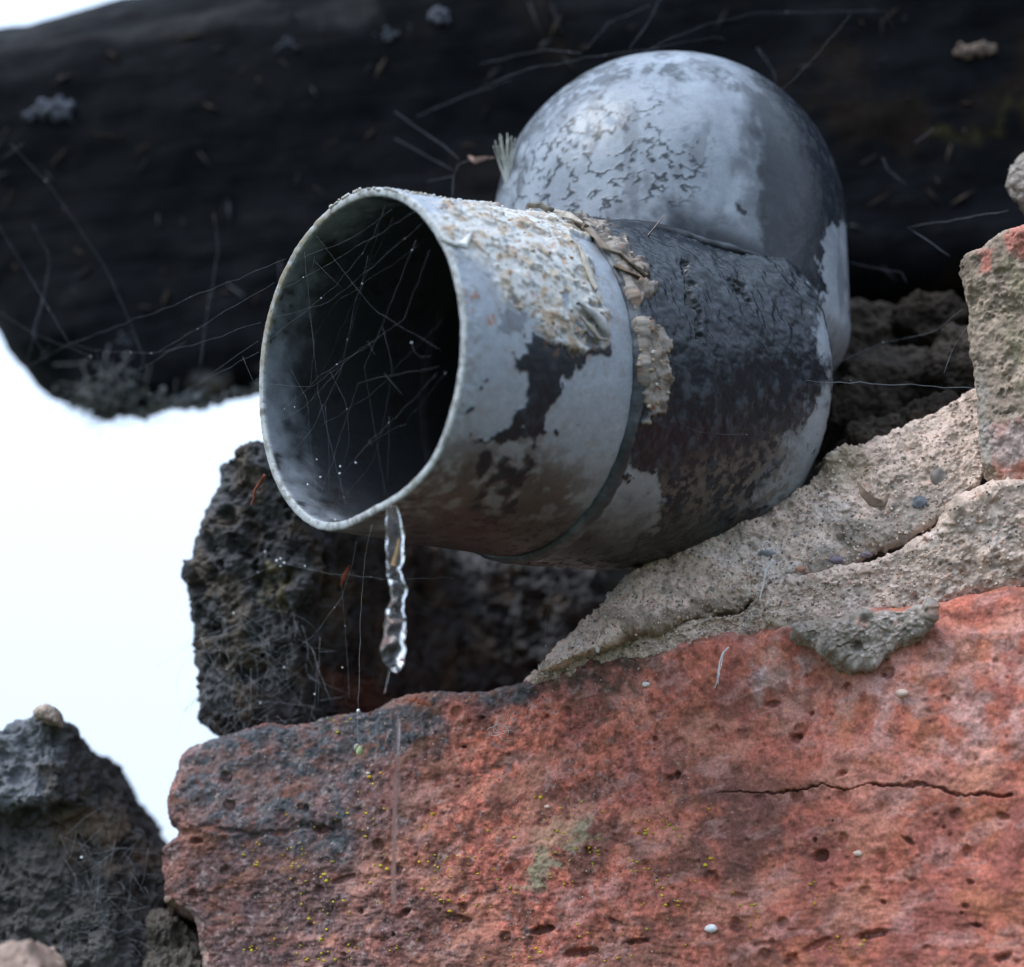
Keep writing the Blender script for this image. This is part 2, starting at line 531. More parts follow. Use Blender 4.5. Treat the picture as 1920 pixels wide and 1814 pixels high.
soot = sm(sdf(px + 70 * warp, py + 60 * warp, [(280, 1380), (700, 1270), (1000, 1240), (1010, 1300), (840, 1340), (780, 1410), (700, 1450), (650, 1510), (600, 1590), (420, 1570), (330, 1520)]), -30, 40)
purp = sm(sdf(px + 70 * warp, py + 60 * warp, [(280, 1380), (720, 1270), (1180, 1190), (1150, 1260), (900, 1330), (800, 1450), (760, 1560), (600, 1700), (560, 1850), (280, 1850)]), -60, 70)
col = lerp(col, (.125, .065, .064), purp * (.7 + .3 * sm(patch2, -.5, .4)))
brn = sm(sdf(px + 90 * warp, py + 60 * warp, [(780, 1520), (1300, 1430), (1500, 1470), (1560, 1650), (1450, 1830), (700, 1830)]), -80, 60)
col = lerp(col, (.15, .066, .052), brn * sm(patch + .5 * patch2, -.35, .25) * .85)
blk = sm(fbm(V, .007, 4, 44), .25, .55)
col = lerp(col, (.10, .05, .042), blk * (.3 + .6 * sm(1500 - px, 0, 900)))
mossy = sm(sdf(px + 50 * warp, py + 20 * mid, [(960, 1270), (1100, 1235), (1240, 1225), (1260, 1260), (1150, 1300), (1000, 1300)]), -18, 12)
col = lerp(col, (.065, .05, .035), mossy * sm(patch2, -.4, .2) * .8)
purp2 = sm(sdf(px + 110 * warp, py + 60 * warp, [(280, 1400), (640, 1380), (820, 1480), (760, 1620), (800, 1720), (940, 1860), (280, 1860)]), -90, 70)
col = lerp(col, (.125, .072, .070), purp2 * (.55 + .3 * sm(patch2, -.3, .4)))
spk = fbm(V, .0013, 3, 63, .7); spk2 = fbm(V, .0021, 3, 64, .7)
low_l = sm(sdf(px + 70 * warp, py + 50 * warp, [(280, 1590), (560, 1570), (720, 1640), (640, 1760), (700, 1860), (280, 1860)]), -40, 60)
col = lerp(col, (.105, .066, .066), low_l * .8)
col = lerp(col, (.070, .076, .086), soot * (.86 + .14 * sm(patch2, -.4, .3)))
col = lerp(col, col * .32, sm(spk, .22, .55) * (.75 - .55 * sm(px, 1000, 1500)))
col = lerp(col, col * 1.55 + .02, sm(-spk, .25, .6) * (.7 - .4 * sm(px, 1000, 1500)))
col = lerp(col, (.34, .27, .26), sm(spk2, .45, .7) * .5 * sm(1500 - px, 0, 500))
lich = sm(sdf(px + 40 * mid, py + 30 * mid, [(965, 1660), (1020, 1570), (1090, 1535), (1125, 1540), (1100, 1580), (1060, 1600), (1030, 1640), (1010, 1655)]), -14, 6)
col = lerp(col, (.30, .25, .165), lich * sm(patch2 + .4 * mid, -.9, -.2) * .92)
edge = sm(sdf(px + 30 * mid, py, [(280, 1680), (345, 1715), (368, 1810), (365, 1930), (345, 1930), (330, 1730), (280, 1705)]), -6, 10)
col = lerp(col, (.42, .33, .29), edge * .8)
col = lerp(col, (.035, .022, .02), np.maximum(pm * .75, np.maximum(cr_m * .6, cr_m2 * .35)))
col = lerp(col, (.12, .05, .04), np.maximum(pit * .35, pit2 * .45))
gw, gwv = worley(V, .0016, 5)
grit = (gw < .2 + .12 * fin) & (gwv > .93)
col = lerp(col, (.55, .36, .28), grit * .45)
c20, s20 = math.cos(.35), math.sin(.35)
VA = np.stack([V @ (RIGHT * c20 + UP * s20) / 2.6, V @ (UP * c20 - RIGHT * s20), V @ FWD], 1)   # the clay was dragged along this way
col = lerp(col, (.17, .075, .05), sm(fbm(VA, .007, 4, 65, .65), .12, .42) * sm(fbm(V, .02, 2, 66), -.45, .1) * .75 * sm(1750 - px, 0, 500))
col = lerp(col, (.58, .25, .175), sm(fbm(VA, .008, 4, 67, .6), .12, .5) * .55 * (1 - .8 * purp))
scr = sm(fbm(VA, .0045, 4, 61, .65), .18, .6)
col = lerp(col, (.50, .27, .235), scr * .45 * (1 - .7 * purp))
col = lerp(col, (.17, .065, .05), sm(fbm(V, .0035, 4, 62, .65), .22, .6) * .55)
brick = link('brick', mesh('brick', V, Q, col), M_brick, wall)
brick['label'] = 'large red brick with a soot-grey left end and a long crack'
BV, BPX, BPY, BN = V, px, py, N


def on_brick(x, y):
    """nearest built point of the brick face to photo pixel"""
    k = np.argmin((BPX - x) ** 2 + (BPY - y) ** 2 + 1e7 * (BN @ FWD > -.2))
    return BV[k], BN[k]


# yellow lichen grains and specks on the brick
lc = Bag()
def lichen_spot(x, y, k, spread, r0):
    r0 *= 1.0
    for _ in range(k):
        p, nn = on_brick(x + random.gauss(0, spread), y + random.gauss(0, spread * .7))
        r = r0 * random.choice([.35, .5, .7, .8, 1.1]) * random.uniform(.8, 1.2)
        v, f = ball(p + nn * r * .25, r, 0, (random.uniform(.8, 1.6), 1, random.uniform(.6, 1)))
        v = v + rng.normal(size=v.shape) * r * .25
        c = random.choice([(.50, .40, .03), (.56, .44, .05), (.36, .33, .04), (.52, .32, .03)])
        lc.add(v, f, c)
for x, y in [(620, 1370), (640, 1350), (700, 1470), (690, 1520), (650, 1530), (560, 1600), (620, 1640), (540, 1620), (590, 1720), (630, 1690), (700, 1640), (560, 1660), (660, 1780), (480, 1775), (820, 1620), (880, 1600), (900, 1640), (950, 1665), (850, 1640), (1000, 1500), (1060, 1520), (1210, 1555), (1250, 1550), (1240, 1660), (1195, 1620), (1330, 1610), (1410, 1700), (1420, 1720), (1515, 1668), (1250, 1700), (1580, 1765), (760, 1780), (800, 1540), (620, 1800), (570, 1790), (1050, 1650), (1120, 1600), (600, 1760), (1590, 1770), (480, 1600), (860, 1700), (1000, 1780), (1150, 1800)]:
    lichen_spot(x, y, random.randint(4, 8), 16, .00032)
for _ in range(150):
    lichen_spot(random.uniform(480, 1350), random.uniform(1500, 1810), 1, 5, .00028)
o = lc.link('lichen', plain_mat('yellow_lichen', (.4, .3, .05), .9, 900, .3, .2, attr=True), brick)
o['kind'] = 'stuff'
for x, y, r, c in [(1333, 1742, .0011, (.8, .8, .8)), (1300 + 310, 1600, .0008, (.7, .55, .45)), (1694, 1302, .0011, (.65, .48, .4)), (500 + 712, 1285, .0007, (.75, .72, .66)), (1023, 1512, .0006, (.7, .5, .42)), (690, 1450, .0004, (.6, .6, .6))]:
    p, nn = on_brick(x, y)
    v, f = ball(p + nn * r * .3, r, 1, (1.2, .8, .75)); v = v + rng.normal(size=v.shape) * r * .08
    b_ = Bag(); b_.add(v, f, c); b_.link('grit', M_bit, brick)

# --- mortar beds
def mortar(name, top, bot, left, right, dt, db, thick, nx, nz, seed, lab=None, r=.003, amp=1.0, tint=(1, 1, 1), mat=None, fill=None):
    top, bot = curve(top, *dt), curve(bot, *db)
    left = np.concatenate([[bot[0]], left, [top[0]]]) if left is not None else np.stack([bot[0], top[0]])
    right = np.concatenate([[bot[-1]], right, [top[-1]]]) if right is not None else np.stack([bot[-1], top[-1]])
    V, Q = coons_block(bot, top, left, right, thick, BACK, nx, nz, 22, r)
    N = normals(V, Q)
    px, py, _ = proj(V)
    big = fbm(V, .02, 3, seed); md = fbm(V, .006, 4, seed + 1); fn = fbm(V, .0014, 3, seed + 2, .6)
    lay = fbm(V * np.array([1, 1, 2.6]) + V[:, :1] * np.array([0, 0, -.5]), .008, 3, seed + 3)
    gw, gv = worley(V, .0018, seed); gw2, gv2 = worley(V, .005, seed + 1); gw3, gv3 = worley(V, .0009, seed + 2)
    grain = (1 - sm(gw, .15, .5)) * (gv > .45)
    hole = (1 - sm(gw2, .12, .3)) * (gv2 > .6)
    ter = sm(fbm(V, .009, 4, seed + 8, .6), .02, .10) + sm(fbm(V, .006, 4, seed + 9, .6), .2, .27)
    h = amp * (.0024 * big + .0008 * md + .00028 * fn + .0004 * np.abs(lay) + .0006 * ter) * .75 + .00018 * grain + .00014 * (1 - sm(gw3, .2, .6)) * (gv3 > .3) - .0010 * hole
    V = V + N * h[:, None]
    pat = fbm(V, .011, 4, seed + 5)
    col = np.tile(np.array([.66, .51, .43]) * np.array(tint), (len(V), 1))
    col = lerp(col, np.array([.53, .40, .33]) * np.array(tint), sm(pat, 0, .5))
    col = lerp(col, (.54, .46, .42), sm(-pat, .15, .5) * .7)
    col = lerp(col, (.20, .16, .125), sm(md + .4 * lay, .35, .8) * .5)
    col = lerp(col, (.26, .215, .18), sm(fbm(V, .0045, 4, seed + 7, .65), .15, .55) * .55)
    col = lerp(col, (.60, .53, .48), ((gv3 > .82) & (gw3 < .45)) * .5)
    col = lerp(col, (.20, .16, .14), ((gv3 < .12) & (gw3 < .45)) * .6)
    col = lerp(col, (.55, .32, .25), ((gv > .9) & (gw < .4)) * .5)
    col = lerp(col, (.14, .13, .13), ((gv < .06) & (gw < .42)) * .6)
    col = lerp(col, (.12, .085, .065), hole * .5)
    if fill is not None:
        col = fill(col, V, px, py, md, pat)
    o = link(name, mesh(name, V, Q, col), mat or M_mortar, wall)
    if lab: o['label'] = lab
    return o, V, N, px, py


def fill1(col, V, px, py, md, pat):
    g = sm(sdf(px + 30 * md, py + 20 * md, [(1560, 1010), (1680, 930), (1790, 900), (1800, 960), (1700, 1010), (1600, 1060), (1480, 1090)]), -20, 20)
    col = lerp(col, (.21, .185, .16), g * .75)
    g2 = sm(sdf(px + 30 * md, py + 20 * md, [(1480, 900), (1600, 830), (1620, 880), (1540, 920)]), -20, 10)
    col = lerp(col, (.24, .19, .12), g2 * .6)
    u = sm(sdf(px + 25 * md, py + 12 * md, [(1110, 1215), (1290, 1130), (1385, 1110), (1420, 1140), (1290, 1175), (1120, 1225)]), -8, 8)  # shade of the undercut ledge darkened into the mortar colour
    return lerp(col, (.20, .15, .115), u * .8)


m1, MV, MN, MPX, MPY = mortar('mortar', [(1022, 1236), (1062, 1194), (1130, 1140), (1165, 1090), (1205, 1055), (1300, 992), (1360, 975), (1420, 955), (1500, 912), (1545, 880), (1562, 842), (1640, 822), (1700, 795), (1770, 755), (1830, 728), (1862, 716)],
                             [(1028, 1250), (1110, 1216), (1180, 1182), (1290, 1166), (1385, 1146), (1450, 1095), (1600, 1052), (1700, 1010), (1780, 958), (1838, 905), (1852, 895)], None, None,
                             (.407, .404), (.3965, .391), .07, 480, 150, 51, 'upper bed of sandy mortar ending in an undercut ledge below the pipe', r=.0020, fill=fill1)
m2, M2V, M2N, M2PX, M2PY = mortar('mortar', [(1000, 1258), (1120, 1212), (1200, 1178), (1385, 1142), (1450, 1092), (1620, 1050), (1740, 1008), (1795, 948), (1850, 905), (1960, 880), (2150, 860)],
       [(1000, 1284), (1180, 1236), (1380, 1204), (1480, 1192), (1640, 1160), (1740, 1142), (1880, 1116), (2150, 1086)], None, None,
       (.4035, .3765), (.404, .374), .07, 520, 110, 61, 'lower bed of mortar lying on top of the red brick', r=.0022, tint=(.90, .90, .90))
mortar('mortar_lump', [(1490, 1178), (1540, 1165), (1600, 1150), (1660, 1140), (1745, 1136)],
       [(1505, 1190), (1560, 1215), (1600, 1245), (1640, 1250), (1690, 1225), (1735, 1190), (1748, 1150)], None, None,
       (.3815, .376), (.381, .3755), .014, 150, 80, 71, 'grey lump of mortar smeared down over the top of the brick', r=.003, tint=(.50, .56, .60), amp=1.3)

def grains(PV, PX, PY, PN, k, colors, parent, name, rr, box=(-50, 1970, 0, 1850)):
    ok = np.where((PN @ FWD < -.25) & (PX > box[0]) & (PX < box[1]) & (PY > box[2]) & (PY < box[3]))[0]
    b_ = Bag()
    for i in rng.choice(ok, k):
        r = random.uniform(*rr)
        v, f = ball(PV[i] + PN[i] * r * random.uniform(-.3, .2), r, 0, rng.uniform(.7, 1.3, 3))
        b_.add(v + rng.normal(size=v.shape) * r * .2, f, random.choice(colors))
    o = b_.link(name, M_bit, parent, smooth=False); o['kind'] = 'stuff'


sandc = [(.62, .5, .42), (.5, .4, .33), (.4, .3, .24), (.68, .58, .5), (.3, .24, .2), (.14, .125, .12), (.5, .3, .22)]
grains(MV, MPX, MPY, MN, 2600, sandc, m1, 'sand_grains', (.00010, .00034))
grains(M2V, M2PX, M2PY, M2N, 2200, sandc, m2, 'sand_grains', (.00010, .00032))
grains(BV, BPX, BPY, BN, 1500, [(.10, .055, .05), (.2, .09, .07), (.5, .3, .25), (.30, .12, .09), (.42, .38, .36)], brick, 'grit_grains', (.00008, .00022), (290, 1300, 1200, 1850))

# pebbles set in the mortar
def near(PV, PX, PY, PN, x, y):
    k = np.argmin((PX - x) ** 2 + (PY - y) ** 2 + 1e7 * (PN @ FWD > -.1))
    return PV[k], PN[k]
for x, y, r, c, sq in [(1724, 942, .0017, (.12, .13, .15), (1, .8, .85)), (1760, 890, .0020, (.20, .18, .165), (1, .8, 1.2)), (1566, 1052, .0012, (.19, .16, .2), (1.4, .8, .7)), (1622, 1040, .0010, (.2, .17, .2), (1.4, .8, .7)), (1502, 1068, .0010, (.45, .25, .18), (1.3, .8, .7)), (1440, 1040, .0013, (.25, .25, .27), (1.6, .8, .6)), (1120, 1212, .0009, (.5, .48, .45), (.6, .8, 1.2))]:
    p, nn = near(MV, MPX, MPY, MN, x, y)
    v, f = ball(p - nn * r * .15, r, 2, sq); v = v + (fbm(v, r * .9, 3, x)[:, None]) * nn * r * .45
    b_ = Bag(); b_.add(v, f, c); b_.link('pebble', M_bit, wall)

# --- stones
def stone(name, top, bot, left, right, dt, db, thick, nx, nz, seed, lab, base, shape=None, paint=None, r=.006, pitty=1.0, back=BACK, mat=None, amp=1.0):
    top, bot = curve(top, *dt), curve(bot, *db)
    Lc = curve(left, db[0], dt[0]) if left else np.stack([bot[0], top[0]])
    Rc = curve(right, db[1], dt[1]) if right else np.stack([bot[-1], top[-1]])
    V, Q = coons_block(bot, top, Lc, Rc, thick, back, nx, nz, 50, r)
    px, py, _ = proj(V)
    if shape is not None:
        V = shape(V, px, py)
    N = normals(V, Q)
    big = fbm(V, .022, 3, seed); md = fbm(V, .007, 4, seed + 1, .6); fn = fbm(V, .0018, 3, seed + 2, .6)
    q = V + .0016 * np.stack([md, fn, -md], 1)
    w, wv = worley(q, .0062, seed); w2, wv2 = worley(q, .0031, seed + 1)
    pit = (1 - sm(w, .2, .52)) * (wv > .25); pit2 = (1 - sm(w2, .15, .5)) * (wv2 > .3)
    h = amp * (.0022 * big + .0013 * md + .0005 * fn) - pitty * (.0022 * pit + .0011 * pit2)
    V = V + N * h[:, None]
    pat = fbm(V, .012, 4, seed + 5)
    base = np.array(base)
    col = np.tile(base, (len(V), 1))
    col = lerp(col, base * 1.4, sm(pat, .05, .6) * .8)
    col = lerp(col, base * .45, sm(-pat, .05, .5) * .8)
    col = lerp(col, base * .4, np.clip(pitty, 0, 1) * np.maximum(pit * .6, pit2 * .5))
    if paint is not None:
        col = paint(col, V, px, py, md, pat)
    o = link(name, mesh(name, V, Q, col), mat or M_stone, wall)
    if lab: o['label'] = lab
    return o


def paint_back(col, V, px, py, md, pat):
    brn = sm(fbm(V, .010, 3, 81), .1, .5)
    col = lerp(col, (.10, .07, .045), brn * .55)
    y = sm(sdf(px + 40 * md, py + 40 * md, [(480, 1120), (530, 1060), (560, 1080), (520, 1140)]), -14, 10)
    col = lerp(col, (.22, .17, .09), y * .6)
    rr = sm(sdf(px + 40 * md, py + 30 * md, [(600, 1230), (700, 1220), (720, 1290), (620, 1310)]), -20, 20)
    return lerp(col, (.13, .05, .03), rr * .7)


def shape_back(V, px, py):
    # the face swings away to the right, into the hollow under the pipe
    t = sm(px, 540, 860)
    return V + (t * .080)[:, None] * np.array([0.0, 1, 0])


stone('stone', [(478, 806), (520, 800), (600, 820), (800, 840), (1180, 860)], [(385, 1400), (480, 1372), (600, 1352), (800, 1320), (1180, 1270)],
      [(385, 1400), (370, 1345), (356, 1270), (343, 1185), (346, 1130), (334, 1052), (372, 985), (388, 930), (404, 900), (408, 850), (478, 806)], None,
      (.437, .43), (.432, .425), .09, 400, 300, 80, 'dark pitted stone standing behind the pipe mouth', (.046, .045, .048), shape_back, paint_back, r=.010)


def shape_low(V, px, py):
    # a ridge runs down from the tip; the flank right of it falls back
    rx = 95 + .05 * (py - 1330)
    t = np.clip(px - rx, 0, 400) / 200
    s_ = np.clip(rx - px, 0, 400) / 200
    V = V + (t * .014)[:, None] * np.array([0, 1, 0]) + (s_ * .006)[:, None] * np.array([0, 1, 0])
    low = sm(py, 1490, 1540) * (1 - sm(px, 90, 200))
    return V + (low * .010)[:, None] * np.array([0, 1, 0])


def paint_low(col, V, px, py, md, pat):
    lit = sm(sdf(px + 30 * md, py + 20 * md, [(-100, 1340), (80, 1320), (120, 1430), (70, 1500), (-100, 1530)]), -25, 25)  # light on the left facet painted into the stone colour
    col = lerp(col, (.15, .16, .18), lit * .75)
    brn = sm(sdf(px + 60 * md, py + 40 * md, [(90, 1440), (200, 1500), (260, 1600), (200, 1680), (90, 1580)]), -40, 40)
    return lerp(col, (.12, .075, .042), brn * sm(pat, -.3, .4) * .8)


stone('stone', [(-160, 1390), (0, 1346), (55, 1338), (80, 1322), (106, 1344), (128, 1392), (158, 1425), (205, 1500), (245, 1550), (268, 1574), (300, 1568)],
      [(-160, 1960), (0, 1960), (150, 1960), (340, 1960)], [(-160, 1960), (-170, 1700), (-160, 1390)], [(340, 1960), (335, 1800), (292, 1700), (300, 1568)],
      (.425, .436), (.40, .41), .08, 280, 300, 90, 'dark jagged stone with its lit tip painted slate-grey beside the red brick', (.050, .046, .044), shape_low, paint_low, r=.003, pitty=.8, amp=.9)

# pale flake caught on its tip, rubble between stone and brick
stone('stone', [(66, 1326), (84, 1318), (100, 1326), (108, 1346)], [(60, 1340), (80, 1346), (104, 1356)], None, None, (.4235, .4235), (.422, .422), .008, 40, 30, 95,
      'small pale flake of stone on the tip of the jagged stone', (.40, .31, .25), r=.001, pitty=.2, amp=.3)
stone('stone', [(-40, 1790), (10, 1762), (50, 1762), (76, 1800), (80, 1830)], [(-40, 1880), (30, 1880), (80, 1870)], None, None, (.330, .330), (.326, .326), .02, 70, 60, 97,
      'blurred pinkish pebble low in front of the jagged stone', (.42, .29, .23), r=.006, pitty=.1, amp=.4)
stone('stone', [(270, 1700), (320, 1712), (350, 1730), (420, 1760)], [(240, 1960), (300, 1960), (360, 1960), (440, 1960)], None, None, (.424, .424), (.404, .404), .06, 120, 120, 98,
      'rough dark rubble packed under the left end of the brick', (.085, .07, .055), r=.004, pitty=.6)


def paint_right(col, V, px, py, md, pat):
    yl = sm(fbm(V, .008, 3, 103), -.05, .4) * sm(px, 1800, 1850) * (1 - sm(py, 720, 840))
    col = lerp(col, (.31, .265, .165), yl * .5)
    r1 = sm(sdf(px + 25 * md, py + 20 * md, [(1860, 820), (1960, 770), (1960, 890), (1875, 900)]), -12, 14)
    r2 = sm(sdf(px + 25 * md, py + 20 * md, [(1885, 450), (1960, 410), (1960, 465), (1900, 480)]), -8, 8)
    r3 = sm(sdf(px + 25 * md, py + 20 * md, [(1825, 475), (1870, 470), (1860, 505), (1830, 510)]), -8, 8)
    col = lerp(col, (.50, .19, .15), np.maximum(r1, np.maximum(r2, r3)) * .85)
    g = sm(fbm(V, .010, 3, 104), .1, .5) * sm(py, 640, 800)
    return lerp(col, (.42, .39, .37), g * .7)


stone('stone', [(1786, 486), (1806, 470), (1842, 458), (1862, 432), (1935, 414), (2000, 395), (2150, 365)], [(1838, 908), (1900, 915), (2000, 915), (2150, 900)],
      [(1838, 908), (1836, 840), (1824, 740), (1810, 640), (1798, 560), (1786, 486)], None, (.392, .375), (.388, .370), .09, 260, 260, 101,
      'upright block at the right edge, half red clay under grey-yellow lichen', (.30, .235, .185), None, paint_right, r=.0022, pitty=.4, mat=M_mortar, amp=.5, back=np.array([.75, 1, 0]))
stone('stone', [(1872, 312), (1884, 282), (1920, 262), (2000, 250), (2150, 240)], [(1878, 385), (1900, 395), (2000, 372), (2150, 330)], [(1878, 385), (1866, 345), (1872, 312)], None,
      (.425, .415), (.42, .41), .07, 130, 80, 111, 'small grey stone poking in above the upright block', (.23, .20, .18), r=.005, pitty=.3, mat=M_mortar, amp=.6, back=np.array([.75, 1, .2]))

# rubble packed in the hollow to the right of the elbow: single stones
for k, (x, y, w_, h_, d) in enumerate([(1640, 610, 95, 60, .470), (1750, 580, 80, 50, .465), (1700, 690, 110, 60, .452), (1620, 760, 80, 55, .446), (1800, 670, 60, 70, .440), (1760, 770, 70, 40, .428), (1660, 800, 70, 35, .430), (1590, 680, 60, 60, .465)]):
    stone('stone', [(x - w_, y - h_ * .3), (x - w_ * .3, y - h_), (x + w_ * .4, y - h_ * .9), (x + w_, y - h_ * .2)],
          [(x - w_ * .9, y + h_ * .5), (x - w_ * .2, y + h_), (x + w_ * .5, y + h_ * .8), (x + w_ * .95, y + h_ * .3)], None, None, (d, d), (d - .004, d - .004), .03, 90, 64, 120 + 3 * k, None,
          (.040, .032, .026) if k % 2 else (.056, .046, .038), r=.006, pitty=.5, mat=M_mortar, amp=1.0)

# unseen blocks carry the wall on past the right edge, added to shade the elbow
stone('stone', [(2170, 330), (2700, 60), (3500, -500)], [(2170, 1060), (2700, 1000), (3500, 900)], None, None, (.372, .30), (.368, .29), .12, 90, 70, 171, None, (.25, .2, .17), r=.01, pitty=.6, mat=M_mortar)
stone('stone', [(2190, 1075), (2700, 1020), (3500, 930)], [(2190, 1930), (2700, 1930), (3500, 1930)], None, None, (.366, .29), (.345, .27), .12, 90, 70, 174, None, (.34, .11, .085), r=.008, pitty=.6, mat=M_brick)

# core of the wall behind the hollow, and its footing
stone('core', [(640, 720), (1200, 500), (1600, 400), (2300, 300)], [(560, 2000), (1200, 2000), (2300, 2000)], None, None, (.60, .58), (.50, .47), .12, 160, 130, 150, None, (.022, .018, .015), r=.01, pitty=1.0, amp=2.0)
bl, br = S(-260, 1930, .43), S(2300, 1930, .36)
foot_t = np.stack([bl, S(352, 1945, .41), br]); foot_b = foot_t * np.array([1.05, 1, 0]) - np.array([0, .03, 0.03])
V, Q = coons_block(foot_b, foot_t, np.stack([foot_b[0], foot_t[0]]), np.stack([foot_b[-1], foot_t[-1]]), .2, BACK, 90, 300, 20, .01)
N = normals(V, Q)
bw_, bv_ = worley(V * np.array([.4, .4, 1]), .07, 4)
V = V + N * (.012 * fbm(V, .06, 4, 160) + .006 * (bw_ < .45))[:, None]
col = lerp(np.tile(np.array([.34, .27, .22]), (len(V), 1)), (.30, .09, .06), sm(.5 - bw_, 0, .1))
col = lerp(col, (.10, .08, .07), sm(fbm(V, .05, 3, 161), 0, .6) * .6)
link('footing', mesh('footing', V, Q, col), M_mortar, wall)

# ------------------------------------------------------------------ black beam above
beam = empty('timber_beam', S(900, 300, .55), 'thick black weathered timber beam running above the grey elbow', 'beam')
bot = curve([(196, 812), (240, 790), (300, 778), (380, 762), (475, 742), (700, 690), (950, 640), (1500, 605), (1900, 585), (2300, 560), (3300, 500)], .535, .48)
top = curve([(-320, 75), (0, 22), (130, -10), (270, -46), (900, -250), (1500, -400), (2300, -580), (3300, -800)], .56, .48)
left = curve([(196, 812), (150, 818), (80, 795), (24, 745), (-38, 672), (-72, 600), (-170, 420), (-320, 75)], .535, .56)
right = np.stack([bot[-1], top[-1]])
V, Q = coons_block(bot, top, left, right,   .14, np.array([0, 1, 0.52]), 420, 190, 40, .032)
N = normals(V, Q)
ax = (bot[-1] - bot[0]); ax /= np.linalg.norm(ax)
st = V - .82 * (V @ ax)[:, None] * ax
big = fbm(V, .05, 3, 201); gr = fbm(st, .008, 4, 202); md = fbm(V, .012, 4, 203)
px, py, _ = proj(V)
rag = sm(sdf(px, py, [(150, 760), (480, 720), (480, 780), (150, 840)]), -30, 20)
V = V + N * (.003 * big + .0004 * gr + .0004 * md + rag * .0022 * fbm(V, .006, 3, 207))[:, None]
col = np.tile(np.array([.0050, .0058, .0078]), (len(V), 1))
col = lerp(col, (.010, .011, .013), sm(gr + .5 * md, .2, .9) * .7)
col = lerp(col, (.022, .014, .009), sm(fbm(V, .03, 3, 205), .2, .6) * .5 * sm(px, 500, 1400))
topm = sm(sdf(px + 60 * md, py + 30 * md, [(0, 60), (300, -20), (700, -80), (700, 30), (300, 60), (0, 130)]), -25, 25)
col = lerp(col, (.028, .028, .030), topm * sm(gr, -.3, .4) * .8)
bl_ = sm(sdf(px + 40 * md, py + 20 * md, [(160, 740), (300, 720), (480, 690), (520, 700), (500, 790), (160, 830)]), -20, 20)
col = lerp(col, (.20, .19, .20), bl_ * sm(md, -.5, .3) * .75)
yl = sm(sdf(px + 50 * md, py + 25 * md, [(1770, 255), (1880, 205), (2000, 190), (2000, 280), (1900, 272)]), -25, 30)
col = lerp(col, (.075, .065, .02), yl * .8 * sm(md, -.6, .3))
link('timber', mesh('timber', V, Q, col), M_beam, beam)
TV, TPX, TPY, TN = V, px, py, N

lb = Bag()
for _ in range(170):
    p, nn = near(TV, TPX, TPY, TN, random.gauss(215, 50), random.gauss(750, 32))
    a = rng.normal(size=3) * .003
    v, f = tube(np.stack([p - a, p + nn * .0015 + rng.normal(size=3) * .0008, p + a * .8 + nn * .0008]), .00009, 3)
    lb.add(v, f, (.30, .31, .33))
for _ in range(150):
    x = random.gauss(205, 40); y = random.gauss(755, 28)
    p, nn = near(TV, TPX, TPY, TN, x, y)
    v, f = ball(p + nn * random.uniform(0, .002), random.uniform(.0003, .0009), 1)
    lb.add(v + rng.normal(size=v.shape) * .0002, f, random.choice([(.12, .13, .135), (.09, .095, .095), (.2, .21, .22), (.07, .07, .05)]))
for _ in range(260):
    x = random.uniform(230, 500); y = 800 - (x - 190) * .2 + random.gauss(-14, 9)
    p, nn = near(TV, TPX, TPY, TN, x, y)
    v, f = ball(p + nn * random.uniform(0, .001), random.uniform(.0005, .0013), 1)
    lb.add(v + rng.normal(size=v.shape) * .0002, f, random.choice([(.42, .43, .46), (.34, .35, .38), (.3, .3, .33)]))
o = lb.link('lichen', plain_mat('pale_lichen', (.3, .3, .3), .95, 300, .3, .2, attr=True), beam); o['kind'] = 'stuff'

db_ = Bag()
for _ in range(130):
    x = random.uniform(0, 1850); y = random.uniform(20, 600 - .05 * x)
    p, nn = near(TV, TPX, TPY, TN, x, y)
    a = rng.normal(size=3); a -= nn * (a @ nn); a /= np.linalg.norm(a)
    Lh = random.uniform(.0008, .0045); bend = rng.normal(size=3) * .0012
    pts = np.stack([p - a * Lh, p + bend * .5 + nn * .0007, p + a * Lh + bend])
    v, f = tube(pts, [random.uniform(.0001, .0003), random.uniform(.0002, .0006), .00008], 4)
    db_.add(v, f, random.choice([(.016, .016, .02), (.012, .012, .015), (.04, .027, .02), (.04, .043, .052), (.03, .018, .012)]))
for x, y, r in [(820, 35, .0022), (90, 205, .0034), (110, 200, .0026), (70, 212, .0022), (240, 640, .001), (1815, 95, .003), (1850, 90, .0022), (1310, 180, .0018), (730, 70, .0012), (540, 85, .001)]:
    for _ in range(14):
        p, nn = near(TV, TPX, TPY, TN, x + random.gauss(0, 10), y + random.gauss(0, 6))
        v, f = ball(p + nn * r * random.uniform(0, .5), r * random.uniform(.25, .6), 1)
        db_.add(v + rng.normal(size=v.shape) * r * .06, f, (.07, .078, .10) if x < 1700 else (.16, .12, .10))
o = db_.link('debris', M_bit, beam); o['kind'] = 'stuff'

